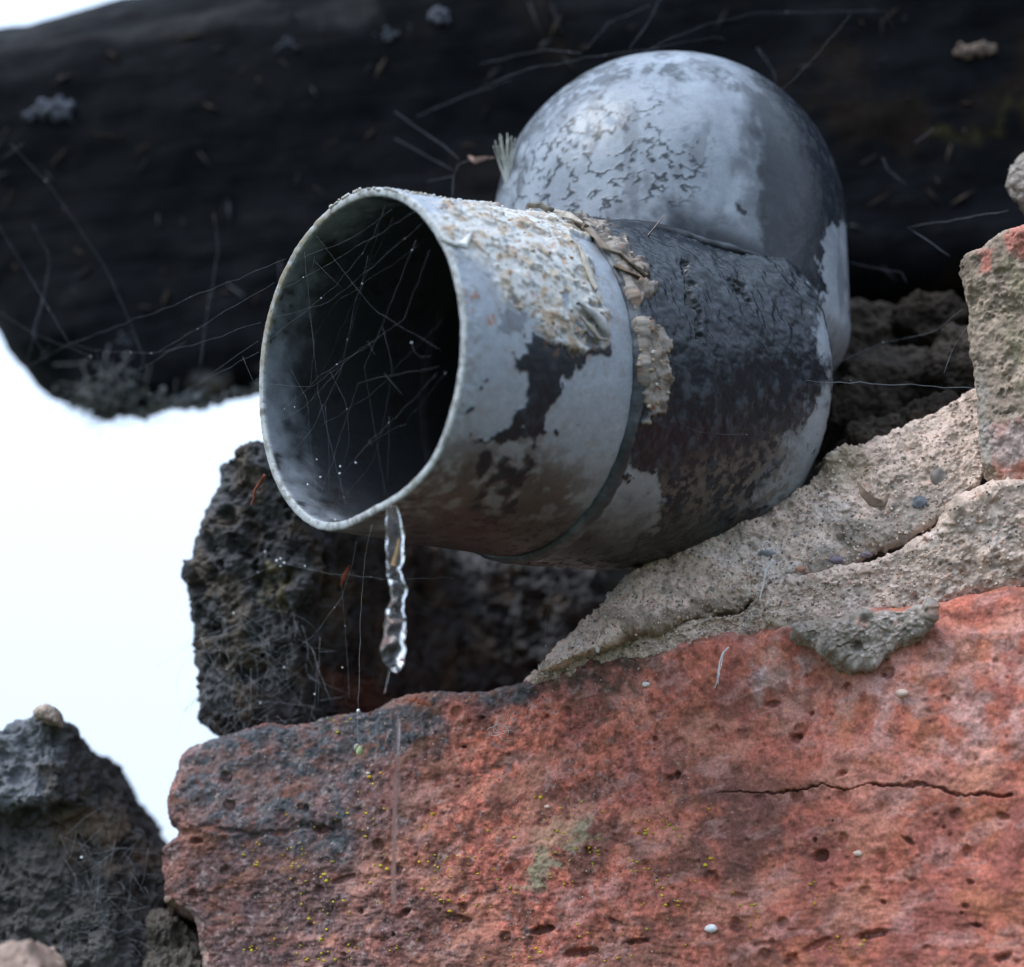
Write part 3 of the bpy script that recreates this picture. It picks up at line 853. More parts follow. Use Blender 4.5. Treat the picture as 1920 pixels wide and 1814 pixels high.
# ------------------------------------------------------------------ grey drain elbow
OP = (664, 681)
R0 = .0341
D0 = .370
O = S(*OP, D0)
vh = (O - CAM); vh /= np.linalg.norm(vh)
rp = np.cross(vh, UP); rp /= np.linalg.norm(rp)
up_ = np.cross(rp, vh)
off, tilt = math.radians(55.0), math.radians(8.0)
A = math.cos(off) * vh + math.sin(off) * (math.cos(tilt) * rp - math.sin(tilt) * up_)
LG, LE, HEEL = .0425, .0925, .0140
K = S(1253, 432, .4500)               # centre of the dome
RB = 328 / F * .4500
LK = .026
Bv = math.cos(math.radians(14)) * UP + math.sin(math.radians(14)) * FWD
E1 = up_ - A * (up_ @ A); E1 /= np.linalg.norm(E1)
E2 = np.cross(A, E1)
THK = .0018
pipe = empty('drain_pipe', O + A * .06 - np.array([0, 0, .034]), 'grey plastic drain elbow with flaking black paint, open mouth facing left', 'drain pipe')

NPH = 760
PH = np.linspace(0, 2 * math.pi, NPH, endpoint=False)
DIR = np.cos(PH)[:, None] * E1 + np.sin(PH)[:, None] * E2
_dent_px = S(775, 885, D0) - O
DENT = math.atan2(_dent_px @ E2, _dent_px @ E1)


def ring_r(s, r):
    """radius of the pipe near its mouth, with the dented lower lip"""
    da = np.angle(np.exp(1j * (PH - DENT)))
    k = math.exp(-(s / .022) ** 2)
    flat = np.where(np.abs(da) < .50, 1 - math.cos(.50) / np.cos(np.clip(da, -.50, .50)), 0)
    flat = np.convolve(np.concatenate([flat[-34:], flat, flat[:34]]), np.ones(69) / 69, 'valid')
    return (r + .0013 * s / LG) * (1 - k * (.92 * flat)
                + k * .004 * np.sin(5 * PH + 1))


def grid_faces(rows, closed=True):
    i, j = np.meshgrid(np.arange(rows - 1), np.arange(NPH), indexing='ij')
    i, j = i.ravel(), j.ravel()
    k = (j + 1) % NPH
    return np.stack([i * NPH + j, i * NPH + k, (i + 1) * NPH + k, (i + 1) * NPH + j], 1)


def A_pts(s, r):
    return O + s * A + r[:, None] * DIR


# --- spigot: inner wall, lip, outer wall
rows, kind = [], []
for s in np.linspace(LG + .002, .001, 60): rows.append(A_pts(s, ring_r(s, R0 - THK))); kind.append(0)
for t in np.linspace(0, 1, 9)[1:-1]:
    rr = R0 - THK + THK * (.5 - .5 * math.cos(t * math.pi)) * 1.0
    rows.append(A_pts(.0004 * (1 - math.sin(t * math.pi)), ring_r(0, rr))); kind.append(1)
for s in np.linspace(.0006, LG, 170): rows.append(A_pts(s, ring_r(s, R0))); kind.append(2)
nr = len(rows)
V = np.concatenate(rows); kd = np.repeat(kind, NPH); Q = grid_faces(nr)
SP = (V, kd, Q)
# --- bend: from the ring to its rounded outer heel
rows, kind = [], []
Ro, Ri = np.full(NPH, R0 + .0017), np.full(NPH, R0 - THK)
for t in np.linspace(1, 0, 24): rows.append(A_pts(LG - .001 + (LE - LG) * t, Ri)); kind.append(0)
lift = lambda s: (UP * .0040 + FWD * .001) * ((s - LG) / (LE - LG)) ** 2
for s in np.linspace(LG, LE, 190): rows.append(A_pts(s, Ro + .0006 + .0024 * ((s - LG) / (LE - LG)) ** 1.3) + lift(s)); kind.append(2)
for t in np.linspace(0, 1, 60)[1:]:
    a = t * math.pi / 2
    rows.append(A_pts(LE + HEEL * math.sin(a), (Ro + .0030) * max(.01, math.cos(a) ** .62)) + lift(LE + HEEL * math.sin(a))); kind.append(2)
BE = (np.concatenate(rows), np.repeat(kind, NPH), grid_faces(len(rows)))
# --- upper elbow: a wider arm standing behind the bend, domed where it turns away from view
UE1 = RIGHT - Bv * (RIGHT @ Bv); UE1 /= np.linalg.norm(UE1)
UE2 = np.cross(Bv, UE1)
UDIR = np.cos(PH)[:, None] * UE1 + np.sin(PH)[:, None] * UE2
rows, kind = [], []
for t in np.linspace(0, 1, 24)[:-1]:
    a = t * math.pi / 2
    rows.append(K - Bv * (LK + .012 * math.cos(a)) + UDIR * (RB - .012 + .012 * math.sin(a))); kind.append(2)
for t in np.linspace(0, 1, 120): rows.append(K - Bv * LK * (1 - t) + UDIR * RB); kind.append(2)
for t in np.linspace(0, 1, 170)[1:]:
    a = t * math.pi / 2
    rows.append(K + UDIR * RB * max(.004, math.cos(a)) + Bv * (RB * 1.0 * math.sin(a))); kind.append(2)
UPP = (np.concatenate(rows), np.repeat(kind, NPH), grid_faces(len(rows)))

crust1 = [(812, 375), (900, 386), (975, 392), (1058, 428), (1092, 480), (1128, 540), (1150, 600), (1128, 655), (1085, 668), (1050, 655), (1010, 620), (985, 590), (948, 575), (930, 520), (880, 470), (835, 450)]
crust2 = [(1085, 425), (1130, 430), (1172, 455), (1200, 500), (1225, 555), (1200, 570), (1190, 590), (1215, 610), (1262, 640), (1262, 700), (1248, 775), (1215, 778), (1196, 720), (1165, 690), (1155, 640), (1148, 580), (1135, 530), (1105, 470)]
crust3 = [(960, 392), (1010, 388), (1062, 405), (1120, 430), (1110, 455), (1060, 432), (1000, 415)]
paintB = [(985, 650), (1010, 632), (1060, 640), (1095, 655), (1140, 640), (1148, 665), (1085, 692), (1052, 715), (1036, 745), (1038, 765), (1018, 800), (1004, 836), (985, 822), (940, 824), (895, 834), (930, 805), (965, 786), (982, 740), (985, 700), (975, 690)]
paintB2 = [(945, 588), (985, 590), (990, 612), (985, 640), (962, 628), (940, 618)]
paintC = [(890, 860), (960, 845), (1000, 860), (990, 905), (955, 930), (975, 960), (930, 985), (880, 960), (900, 910)]
bare2 = [(1140, 820), (1155, 808), (1178, 865), (1205, 888), (1240, 880), (1236, 930), (1222, 990), (1180, 1040), (1080, 1060), (1000, 1060), (1080, 960), (1125, 880)]
bare3 = [(1545, 425), (1600, 420), (1600, 700), (1580, 900), (1520, 930), (1440, 960), (1400, 940), (1440, 880), (1495, 800), (1540, 740), (1555, 690), (1528, 640), (1540, 560)]
smudge = [(860, 840), (1000, 830), (1100, 900), (1060, 1000), (1000, 1080), (760, 1040), (770, 920)]


def finish(part, name, ptype, label=None):
    V, kd, Q = part
    N = normals(V, Q)
    px, py, dd = proj(V)
    face = (N @ (V - CAM).T.mean(1)) if False else np.einsum('ij,ij->i', N, CAM - V) > 0
    outer = kd == 2
    fr = face & outer
    w = fbm(V, .006, 4, 301, .6); w2 = fbm(V, .0025, 4, 302, .6); wl = fbm(V, .018, 3, 303)
    wx, wy = px + 16 * w + 7 * w2, py + 16 * fbm(V, .006, 4, 304, .6) + 7 * w2
    grey = np.array([.285, .315, .36])
    col = np.tile(grey, (len(V), 1)); rgh = np.full(len(V), .42)
    h = np.zeros(len(V))
    blob = lambda poly, a=-2.5, b=2.5: sm(sdf(wx, wy, poly), a, b) * fr
    paint = np.zeros(len(V)); crust = np.zeros(len(V))
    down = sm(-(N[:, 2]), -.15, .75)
    streak = fbm(V, .004, 4, 305)
    if ptype == 0:
        # dirt film over the bare plastic, darkened further on the lower flank for its shade
        col = lerp(col, (.33, .36, .40), sm(wl, 0, .5) * .4)
        col = lerp(col, (.24, .21, .19), sm(w2 + .35 * w, .05, .7) * .4 * outer)
        grime_shade = sm(sdf(wx, wy, smudge), -70, 60) * outer
        col = lerp(col, (.075, .062, .055), grime_shade * sm(streak + .65 * grime_shade, .1, .6) * .9)
        col = lerp(col, (.085, .068, .058), grime_shade * (.35 + .5 * sm(py - .12 * (px - 800), 900, 1010)))
        paint = np.maximum(blob(paintB), np.maximum(.45 * blob(paintB2), blob(paintC) * sm(streak, -.25, .2)))
        spots = [(880, 758, 9), (1040, 808, 10), (907, 712, 4), (895, 722, 4), (884, 812, 3), (925, 815, 3)]
        for x, y, r in spots:
            paint = np.maximum(paint, (1 - sm(np.hypot(wx - x, wy - y), r * .6, r * 1.1)) * fr)
        crust = np.maximum(blob(crust1, -8, 10) * sm(w2 + .5 * w + .55 * sm(py, 640, 480) + .2, -.25, .15), blob(crust3, -3, 4))
        rust = sm(sdf(px + 30 * w, py + 24 * w2, [(868, 560), (900, 570), (930, 610), (960, 660), (975, 690), (945, 640), (890, 600)]), -5, 4) * sm(w2, .1, .35) * fr
        rust2 = sm(sdf(px, py, crust1), -30, 10) * sm(fbm(V, .0018, 3, 320), .35, .6) * fr
        # inside: pale at the lip, the bore's shade painted darker further in
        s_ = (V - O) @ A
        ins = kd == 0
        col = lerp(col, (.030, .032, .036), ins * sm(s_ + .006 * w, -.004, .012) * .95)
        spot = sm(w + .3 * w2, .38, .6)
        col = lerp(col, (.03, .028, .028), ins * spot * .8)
        lip = kd == 1
        col = lerp(col, (.40, .42, .43), lip * 1.0)
        fd = fbm(V, .0012, 3, 371)
        col = lerp(col, (.10, .10, .10), lip * sm(fd, .15, .5) * .6)
        col = lerp(col, (.16, .15, .13), lip * sm(w2 + .4 * w, .15, .6) * .7)
        lipup = sm(-(V - O) @ rp, -.002, .012) * sm((V - O) @ up_, -.008, .006)
        col = lerp(col, (.27, .23, .16), lip * lipup * sm(w2, -.6, .1) * .9)
        h += np.where(lip, .00012 * w2 + .00008 * w, 0) + np.where(outer & (s_ < .004), .0002 * w2, 0)
        edge_d = sm(sdf(wx, wy, [(720, 955), (790, 870), (830, 800), (850, 810), (800, 930), (760, 990), (735, 1000)]), -8, 8) * outer
        col = lerp(col, (.05, .04, .036), edge_d * sm(w2, -.4, .2) * .8)
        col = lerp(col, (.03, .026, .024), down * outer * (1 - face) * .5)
        col = lerp(col, (.30, .12, .05), np.maximum(rust, 0) * .8)
    elif ptype == 1:
        col = lerp(col, (.020, .021, .024), (kd == 0) * 1.0)  # inner wall coloured near black for the shade inside the bore
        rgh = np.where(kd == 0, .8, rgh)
        paint = fr * (1 - sm(sdf(wx, wy, bare2), -3, 3)) * (1 - sm(sdf(wx + 12 * w, wy + 12 * w2, bare3), -26, 22) * sm(w2 + w * .4 + 1.1 * sm(sdf(px, py, bare3), -25, 30), -.1, .45))
        paint = np.maximum(paint, (~face) & outer)
        mud = sm(sdf(wx, wy, [(1250, 900), (1400, 850), (1500, 800), (1480, 940), (1300, 980), (1230, 1000)]), -40, 30) * sm(w2, -.1, .3) * fr
        for x, y, r in [(1172, 895, 11), (1182, 912, 8), (1165, 885, 7)]:
            paint = np.maximum(paint, (1 - sm(np.hypot(wx - x, wy - y), r * .7, r * 1.1)) * fr)
        cs = sdf(px + 22 * w + 10 * w2, py + 22 * fbm(V, .006, 4, 304, .6) + 10 * w2, crust2)
        crust = sm(w2 + .5 * w + cs / 16, -.15, .25) * sm(cs, -22, 6) * fr
        for x, y, r in [(1162, 735, 14), (1219, 745, 16), (1155, 722, 7)]:
            crust = np.maximum(crust, (1 - sm(np.hypot(wx - x, (wy - y) * .7), r * .7, r * 1.1)) * fr)
        rust = np.zeros(len(V)); rust2 = sm(sdf(px, py, crust2), -4, 10) * sm(fbm(V, .0018, 3, 320), .35, .6) * fr
    else:
        # thin worm-like paint remains on the pale crown, right flank paint with shade painted in, black round the seam
        z = fbm(V * np.array([1, 1, 1.6]), .0058, 3, 311, .55)
        z2 = fbm(V, .012, 3, 312)
        worm = (1 - sm(np.abs(z), .06, .19)) * sm(z2, -.5, -.05) * sm(fbm(V, .0022, 3, 314), -.35, 0)
        reg = sm(sdf(wx, wy, [(930, 330), (1000, 230), (1120, 170), (1260, 180), (1330, 260), (1320, 340), (1270, 420), (1100, 430), (940, 400)]), -30, 40)
        paint = worm * reg * .95 * fr; thin = worm * reg * fr
        flank_paint_shade = np.maximum(sm(px + 18 * w + .06 * (420 - py), 1400, 1440) * .97, sm(px + 26 * w, 1370, 1410) * .5) * fr
        topd = sm(sdf(wx, wy, [(940, 380), (950, 240), (1060, 140), (1250, 100), (1420, 140), (1440, 190), (1250, 140), (1110, 180), (1010, 270), (975, 380)]), -12, 14) * fr
        flank_paint_shade = np.maximum(flank_paint_shade, topd * sm(w + .5 * w2, -.3, .35) * .8)
        paint = np.maximum(paint, flank_paint_shade)
        rel = V - O; dA = np.linalg.norm(rel - (rel @ A)[:, None] * A, axis=1) - R0
        seam = 1 - sm(dA, .0062, .0125 + .004 * w.clip(0))
        paint = np.maximum(paint, seam * fr * sm(px + 60 * w, 1120, 1300))
        paint = np.maximum(paint, (1 - sm(np.hypot(wx - 1393, wy - 390), 8, 15)) * fr)
        toplip = sm(sdf(wx, wy, [(940, 330), (960, 220), (1090, 130), (1150, 110), (1130, 150), (1010, 235), (965, 300)]), -8, 8) * fr
        paint = np.maximum(paint, toplip * sm(w2, -.2, .3) * .8)
        strip = sm(sdf(wx, wy, bare3), -3, 3) * fr
        paint = paint * (1 - strip)
        paint = np.where((~face) & outer, .9, paint)
        film = sm(wl + .5 * w, -.4, .4) * fr
        col = lerp(np.tile(np.array([.27, .30, .345]), (len(V), 1)), (.19, .215, .255), film * .7)
        col = lerp(col, (.09, .10, .12), sm(fbm(V * np.array([1, 1, .45]), .007, 4, 316, .6), .15, .6) * .55)
        rust = rust2 = np.zeros(len(V))
        rgh[:] = .33
    # paint: relief of a skin, semi-gloss
    pr = fbm(V, .003, 4, 330, .6); pr2 = fbm(V * np.array([1, 1, .5]), .009, 3, 331)
    col = lerp(col, np.array([.011, .0145, .021]), paint)
    scuff = sm(pr + .4 * pr2, .2, .7) * paint
    col = lerp(col, (.075, .088, .108), scuff * (.45 if ptype == 1 else .25))
    if ptype == 1:
        col = lerp(col, (.15, .125, .11), mud * .8)
        crk = np.maximum((1 - sm(line_d(wx, wy, [(1286, 500), (1298, 545), (1312, 585), (1310, 625)]), 3, 11)), (1 - sm(line_d(wx, wy, [(1380, 540), (1402, 566)]), 2, 9))) * fr
        h -= .0010 * crk
        col = lerp(col, (.012, .012, .013), crk * .9)
        # thick brushed skin, ridged
        h += paint * (.00022 * pr + .00050 * np.abs(pr2) + .0006 * fbm(V, .014, 2, 333)) * (.35 + .65 * sm(-py, -760, -560))
    h += (paint * .00022 + paint * .00010 * pr) * (.35 if ptype == 2 else 1)
    rgh = np.where(paint > .5, (.27 if ptype else .4) + .22 * sm(pr, -.2, .6), rgh)
    rgh = rgh + .25 * sm(w2, .1, .6) * (paint < .5)
    # crust of dried mortar slurry
    cn = fbm(V, .0035, 4, 340, .6); rid = 1 - np.abs(fbm(V, .005, 3, 341)) * 2
    ca = fbm(V, .0055, 3, 342, .55); cb2 = fbm(V, .0032, 3, 343, .55)
    pl1, pl2, pl3 = sm(ca, -.22, -.14), sm(ca + .4 * cb2, .12, .19), sm(cb2, .30, .38)
    cc = np.tile(np.array([.50, .50, .49]), (len(V), 1))
    cc = lerp(cc, (.42, .34, .25), sm(cn, .0, .4) * .8)
    cc = lerp(cc, (.25, .17, .11), np.maximum(sm(cn, .4, .7) * .6, (1 - sm(np.abs(ca + .4 * cb2 - .13), .02, .09)) * .6))
    if ptype == 1:
        cc = lerp(cc, (.33, .27, .225), np.full(len(V), .75)) * .8; cc = lerp(cc, (.10, .085, .075), sm(w2 + .4 * cn, -.05, .4) * .75)
    cm = crust[:, None]
    col = col * (1 - cm) + cc * cm
    h += crust * (.00025 + .00030 * pl1 + .00040 * pl2 + .00025 * pl3 + .00015 * cn)
    if ptype == 1: h += crust * .0003
    col = lerp(col, (.30, .14, .07), np.maximum(rust2, 0) * .55)
    rgh = np.where(crust > .4, .92, rgh)
    # algae and dirt along the underside, with its shade painted in
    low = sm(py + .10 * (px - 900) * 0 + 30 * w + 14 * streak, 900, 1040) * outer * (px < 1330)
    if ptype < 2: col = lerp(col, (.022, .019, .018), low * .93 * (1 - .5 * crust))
    # specks of grit
    gw, gv = worley(V, .0028, 9)
    col = lerp(col, (.04, .035, .03), ((gv > .8) & (gw < .10) & outer) * .7)
    h += outer * (.00012 * wl)
    V = V + N * h[:, None]
    if ptype == 2:          # open where it joins the bend
        ds = (rel @ A)
        inside = (dA < -.004) & (ds < LE)
        Q = Q[~inside[Q].all(1)]
    o = link(name, mesh(name, V, Q, col, rgh), M_pipe, pipe)
    if label: o['label'] = label
    return o, V, N, px, py


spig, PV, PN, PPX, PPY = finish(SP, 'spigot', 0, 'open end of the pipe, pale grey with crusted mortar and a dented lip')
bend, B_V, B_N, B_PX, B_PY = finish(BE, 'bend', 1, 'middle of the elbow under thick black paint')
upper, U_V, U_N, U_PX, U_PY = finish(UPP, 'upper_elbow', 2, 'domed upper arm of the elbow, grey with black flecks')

# tail running on into the wall behind the dome
rows = []
for t in np.linspace(0, 1, 40): rows.append(K + FWD * (.004 + .075 * t) + (np.cos(PH)[:, None] * RIGHT + np.sin(PH)[:, None] * UP) * RB * .97)
V = np.concatenate(rows)
link('tail_pipe', mesh('tail_pipe', V, grid_faces(40), np.tile(np.array([.10, .11, .12]), (len(V), 1)), np.full(len(V), .45)), M_pipe, pipe)

# painted-over seam bead where the bend runs into the upper arm
pts = []
for a_ in np.linspace(-2.6, 2.6, 240):
    dv = math.cos(a_) * E1 + math.sin(a_) * E2
    ss = np.linspace(LG, LE, 400)
    rr = R0 + .0017 + .0030 * ((ss - LG) / (LE - LG)) ** 1.3
    P_ = O + ss[:, None] * A + rr[:, None] * dv + np.array([lift(q_) for q_ in ss])
    tb = (P_ - K) @ Bv
    db2 = np.where(tb < 0, np.linalg.norm(P_ - K - tb[:, None] * Bv, axis=1), np.linalg.norm(P_ - K, axis=1))
    hit = np.where((db2 < RB) & (tb > -LK))[0]
    if len(hit) and hit[0] > 0: pts.append(P_[hit[0]])
pts = np.array(pts)
gap = np.where(np.linalg.norm(np.diff(pts, axis=0), axis=1) > .006)[0]
runs = np.split(pts, gap + 1)
pts = max(runs, key=len)
ker = np.ones(7) / 7
pts = np.stack([np.convolve(np.pad(pts[:, k], 3, mode='edge'), ker, 'valid') for k in range(3)], 1)
w_ = fbm(pts, .006, 3, 377)
v, f = tube(pts, .0011 + .0005 * w_, 12)
v = v + (fbm(v, .002, 3, 378) * .00018)[:, None]
link('weld_seam', mesh('weld_seam', v, f, lerp(np.tile(np.array([.010, .012, .017]), (len(v), 1)), (.07, .08, .10), sm(fbm(v, .003, 3, 379), .2, .6) * .6), np.full(len(v), .4)), M_pipe, pipe)

# raised ring between spigot and bend
rows = []
for t in np.linspace(0, 2 * math.pi, 25):
    rows.append(A_pts(LG + .0002 + .0019 * math.cos(t), np.full(NPH, R0 + .0014 + .0012 * math.sin(t))))
V = np.concatenate(rows); Q = grid_faces(25)
N = normals(V, Q)
px, py, _ = proj(V)
w2 = fbm(V, .0025, 4, 302, .6); w = fbm(V, .007, 3, 351)
col = np.tile(np.array([.055, .06, .07]), (len(V), 1))
col = lerp(col, (.15, .16, .18), sm(w + .4 * w2, .1, .6) * .6)
col = lerp(col, (.03, .03, .033), sm(-w, .1, .5) * .7)
col = lerp(col, (.40, .33, .26), sm(sdf(px + 10 * w2, py + 10 * w2, crust3), -5, 6) * .9)
V = V + N * (.0002 * w2)[:, None]
link('joint_ring', mesh('joint_ring', V, Q, col, np.full(len(V), .45)), M_pipe, pipe)


# curled flakes lifting off the crust
def flake(pts2, PVs, lift, col, name, parent, thick=.00035):
    """thin curled scale: centre line on the surface, width across"""
    V_, PX_, PY_, N_ = PVs
    b_ = Bag()
    L_, R_, = [], []
    n = len(pts2)
    for k, (x, y, wd) in enumerate(pts2):
        p, nn = near(V_, PX_, PY_, N_, x, y)
        q = (np.array(pts2[min(k + 1, n - 1)][:2]) - np.array(pts2[max(k - 1, 0)][:2])).astype(float)
        q /= np.linalg.norm(q) + 1e-9
        sx, sy = -q[1], q[0]
        side = RIGHT * sx - UP * sy
        L_.append(p + nn * (lift * random.uniform(.7, 1.3)) + side * wd * 1e-4)
        R_.append(p + nn * lift * .15 - side * wd * 1e-4)
        b_n = nn
    L_, R_ = np.array(L_), np.array(R_)
    M_ = (L_ + R_) / 2 + b_n * lift * .35
    V4 = np.concatenate([L_, M_, R_, L_ - b_n * thick, M_ - b_n * thick, R_ - b_n * thick])
    Fc = []
    for i in range(n - 1):
        for a, b2 in ((0, n), (n, 2 * n)):
            Fc.append((a + i, a + i + 1, b2 + i + 1, b2 + i))
            Fc.append((3 * n + b2 + i, 3 * n + b2 + i + 1, 3 * n + a + i + 1, 3 * n + a + i))
        Fc.append((3 * n + i, 3 * n + i + 1, i + 1, i)); Fc.append((2 * n + i, 2 * n + i + 1, 5 * n + i + 1, 5 * n + i))
    V4 = V4 + rng.normal(size=V4.shape) * .00012
    me = mesh(name, V4, np.array(Fc), np.tile(np.array(col), (len(V4), 1)))
    return link(name, me, M_bit, parent)


SPS, BES, UPS = (PV, PPX, PPY, PN), (B_V, B_PX, B_PY, B_N), (U_V, U_PX, U_PY, U_N)
flake([(985, 398, 4), (1010, 400, 10), (1035, 410, 14), (1062, 422, 12), (1085, 438, 6)], SPS, .0022, (.40, .36, .30), 'mortar_flake', pipe)
flake([(1040, 402, 2), (1060, 408, 5), (1078, 418, 7), (1095, 428, 5), (1112, 441, 7), (1128, 456, 4), (1142, 472, 5), (1158, 488, 3), (1172, 502, 4), (1200, 530, 2)], BES, .0011, (.22, .175, .14), 'mortar_flake', pipe)
flake([(1085, 430, 2), (1100, 444, 3), (1116, 458, 4), (1130, 470, 3), (1148, 488, 3), (1165, 505, 3), (1190, 530, 1)], BES, .0015, (.13, .09, .06), 'mortar_flake', pipe)
flake([(1075, 575, 6), (1100, 590, 13), (1122, 610, 15), (1135, 632, 8)], SPS, .0018, (.36, .36, .36), 'mortar_flake', pipe)
flake([(1080, 600, 4), (1095, 620, 9), (1110, 635, 8), (1125, 640, 4)], SPS, .0022, (.30, .27, .22), 'mortar_flake', pipe)
flake([(835, 452, 4), (850, 463, 8), (868, 462, 8), (876, 448, 4)], SPS, .0010, (.52, .52, .51), 'mortar_flake', pipe)
flake([(1075, 470, 4), (1092, 500, 8), (1105, 525, 8), (1112, 550, 4)], SPS, .0011, (.46, .42, .36), 'mortar_flake', pipe)
cb = Bag()
for poly, src, k in ((crust1, SPS, 70), (crust2, BES, 110), (crust3, SPS, 25)):
    xs, ys = [p[0] for p in poly], [p[1] for p in poly]
    while k > 0:
        x, y = random.uniform(min(xs), max(xs)), random.uniform(min(ys), max(ys))
        if sdf(np.array([x]), np.array([y]), poly)[0] < 2: continue
        p, nn = near(src[0], src[1], src[2], src[3], x, y)
        r = random.choice([.0002, .00025, .0003, .00045])
        v, f = ball(p + nn * r * -.1, r, 1, (1, 1, .8)); v = v + rng.normal(size=v.shape) * r * .14
        cb.add(v, f, random.choice([(.46, .40, .33), (.40, .30, .22), (.52, .48, .43), (.27, .15, .09), (.3, .24, .18)]))
        k -= 1
# beads of grit along the top of the mouth
for _ in range(120):
    x = random.uniform(600, 960); y = 352 + max(0, (x - 720)) * .16 + max(0, 690 - x) ** 2 * .0026
    p, nn = near(*SPS[:1], *SPS[1:], x, y + 3)
    r = random.uniform(.0002, .00042)
    v, f = ball(p + nn * r * .3, r, 0); cb.add(v, f, random.choice([(.5, .5, .49), (.42, .36, .3)]))
o = cb.link('mortar_crumbs', M_bit, pipe); o['kind'] = 'stuff'

# ------------------------------------------------------------------ water
def op_depth(x, y):
    """depth at which the ray of a photo pixel meets the plane of the pipe mouth"""
    dirv = S(x, y, 1.0) - CAM
    return float(((O - CAM) @ A) / (dirv @ A))


water = empty('water_trickle', S(742, 985, .372), 'clear twisting trickle of water falling from the dented lip of the pipe', 'water')
path = [(735, 950, 9, 0), (738, 975, 13, .1), (741, 1000, 15, .2), (741, 1030, 15.5, .3), (741, 1055, 14.5, .5), (737, 1070, 14.5, 1.4), (743, 1088, 13.5, 2.4), (749, 1106, 14, 3.4), (747, 1122, 14.5, 4.3), (741, 1142, 14.5, 5.3), (742, 1162, 16.5, 6.2), (741, 1184, 19, 6.9), (737, 1208, 22, 7.2), (737, 1232, 23, 7.3), (740, 1246, 17, 7.4), (744, 1257, 6, 7.5)]
pa = np.array(path)
tt = np.linspace(0, len(pa) - 1, 140)
xs, ys, ws, tw = (np.interp(tt, np.arange(len(pa)), pa[:, k]) for k in range(4))
ker = np.ones(9) / 9
ws = np.convolve(np.pad(ws, 4, mode='edge'), ker, 'valid'); xs = np.convolve(np.pad(xs, 4, mode='edge'), ker, 'valid')
dw = op_depth(742, 990) - .0012 - (ys - 960) * .000028
cen = S(xs, ys, dw)
ph = np.linspace(0, 2 * math.pi, 28, endpoint=False)
Vw = []
for k in range(140):
    a_, b_ = ws[k] * 1.14e-4, ws[k] * 1.14e-4 * (.80 + .10 * math.sin(k * .4))
    c, s = math.cos(tw[k]), math.sin(tw[k])
    x_, y_ = a_ * np.cos(ph) * (1 + .07 * np.cos(3 * ph + k * .35)), b_ * np.sin(ph)
    X_, Y_ = x_ * c * 1 + y_ * s, -x_ * s + y_ * c
    X_ = X_ * (.55 + .45) if True else X_
    Vw.append(cen[k] + X_[:, None] * RIGHT + Y_[:, None] * np.array([0, 1, 0]))
Vw = np.concatenate(Vw)
Fw = []
n_ = 28
for i in range(139):
    for j in range(n_):
        a = i * n_ + j; b_ = i * n_ + (j + 1) % n_
        Fw += [(a, a + n_, b_ + n_), (a, b_ + n_, b_)]
Vw = np.concatenate([Vw, cen[:1], cen[-1:] - UP * .0006])
for j in range(n_):
    Fw += [(len(Vw) - 2, j, (j + 1) % n_), (len(Vw) - 1, 139 * n_ + (j + 1) % n_, 139 * n_ + j)]
link('stream', mesh('stream', Vw, np.array(Fw)), M_water, water)
for pts, r in (([(737, 1240, .3645), (728, 1268, .3640), (720, 1304, .3635)], .00012), ([(747, 1330, .363), (745, 1420, .361), (741, 1560, .358), (738, 1722, .354)], .00022), ([(740, 1440, .361), (737, 1580, .358), (735, 1690, .355)], .00017), ([(750, 1345, .363), (748, 1500, .360)], .00010), ([(755, 1000, .3715), (755, 1050, .370)], .00035)):
    p = np.array(pts)
    t = np.linspace(0, 1, 40); L = np.linspace(0, 1, len(p))
    P_ = S(np.interp(t, L, p[:, 0]), np.interp(t, L, p[:, 1]), np.interp(t, L, p[:, 2]))
    rad = r * (.7 + .5 * np.abs(np.sin(t * 9 + r * 1e5))) * np.minimum(1, np.minimum(t, 1 - t) * 12 + .15)
    v, f = tube(P_, rad, 8)
    b_ = Bag(); b_.add(v, f); b_.link('thread_of_water', M_water, water)
for x, y, r, d in ((755, 994, .0007, .3715), (700, 985, .0004, .373), (726, 968, .0006, .374)):
    v, f = ball(S(x, y, d), r, 2); b_ = Bag(); b_.add(v, f); b_.link('droplet', M_water, water)

# ------------------------------------------------------------------ cobwebs
def web(name_label, strands, extra_drops=(), rad=.000018, mat=None):
    b_ = Bag(); dr = Bag(); has = False
    for st_ in strands:
        r = rad
        if isinstance(st_[-1], float): r = st_[-1]; st_ = st_[:-1]
        p = np.array(st_, float)
        L = np.concatenate([[0], np.cumsum(np.hypot(np.diff(p[:, 0]), np.diff(p[:, 1])))]); tot = L[-1]; L /= tot
        n = max(4, int(tot / 18))
        t = np.linspace(0, 1, n)
        jit = np.concatenate([[0], rng.normal(size=n - 2) * min(1.2, tot * .005), [0]])
        sag = np.sin(t * math.pi) * min(16, tot * .04)
        P_ = S(np.interp(t, L, p[:, 0]) + jit * .5, np.interp(t, L, p[:, 1]) + jit + sag * .4, np.interp(t, L, p[:, 2]))
        v, f = tube(P_, r * rng.uniform(.75, 1.3, n), 3)
        b_.add(v, f)
        for _ in range(int(tot / 160)):
            if random.random() < .5:
                k = random.randrange(n); v, f = ball(P_[k], random.uniform(.00006, .00016), 0); dr.add(v, f); has = True
    for x, y, d, r in extra_drops:
        v, f = ball(S(x, y, d), r, 1); dr.add(v, f); has = True
    o = empty('cobweb', S(*strands[0][0]), name_label, 'cobweb', 'cobwebs strung around the pipe and the wall')
    t_ = b_.link('silk', mat or M_silk, o); t_['kind'] = 'stuff'
    if has:
        d_ = dr.link('dew', M_dew, o); d_['kind'] = 'stuff'
    return o


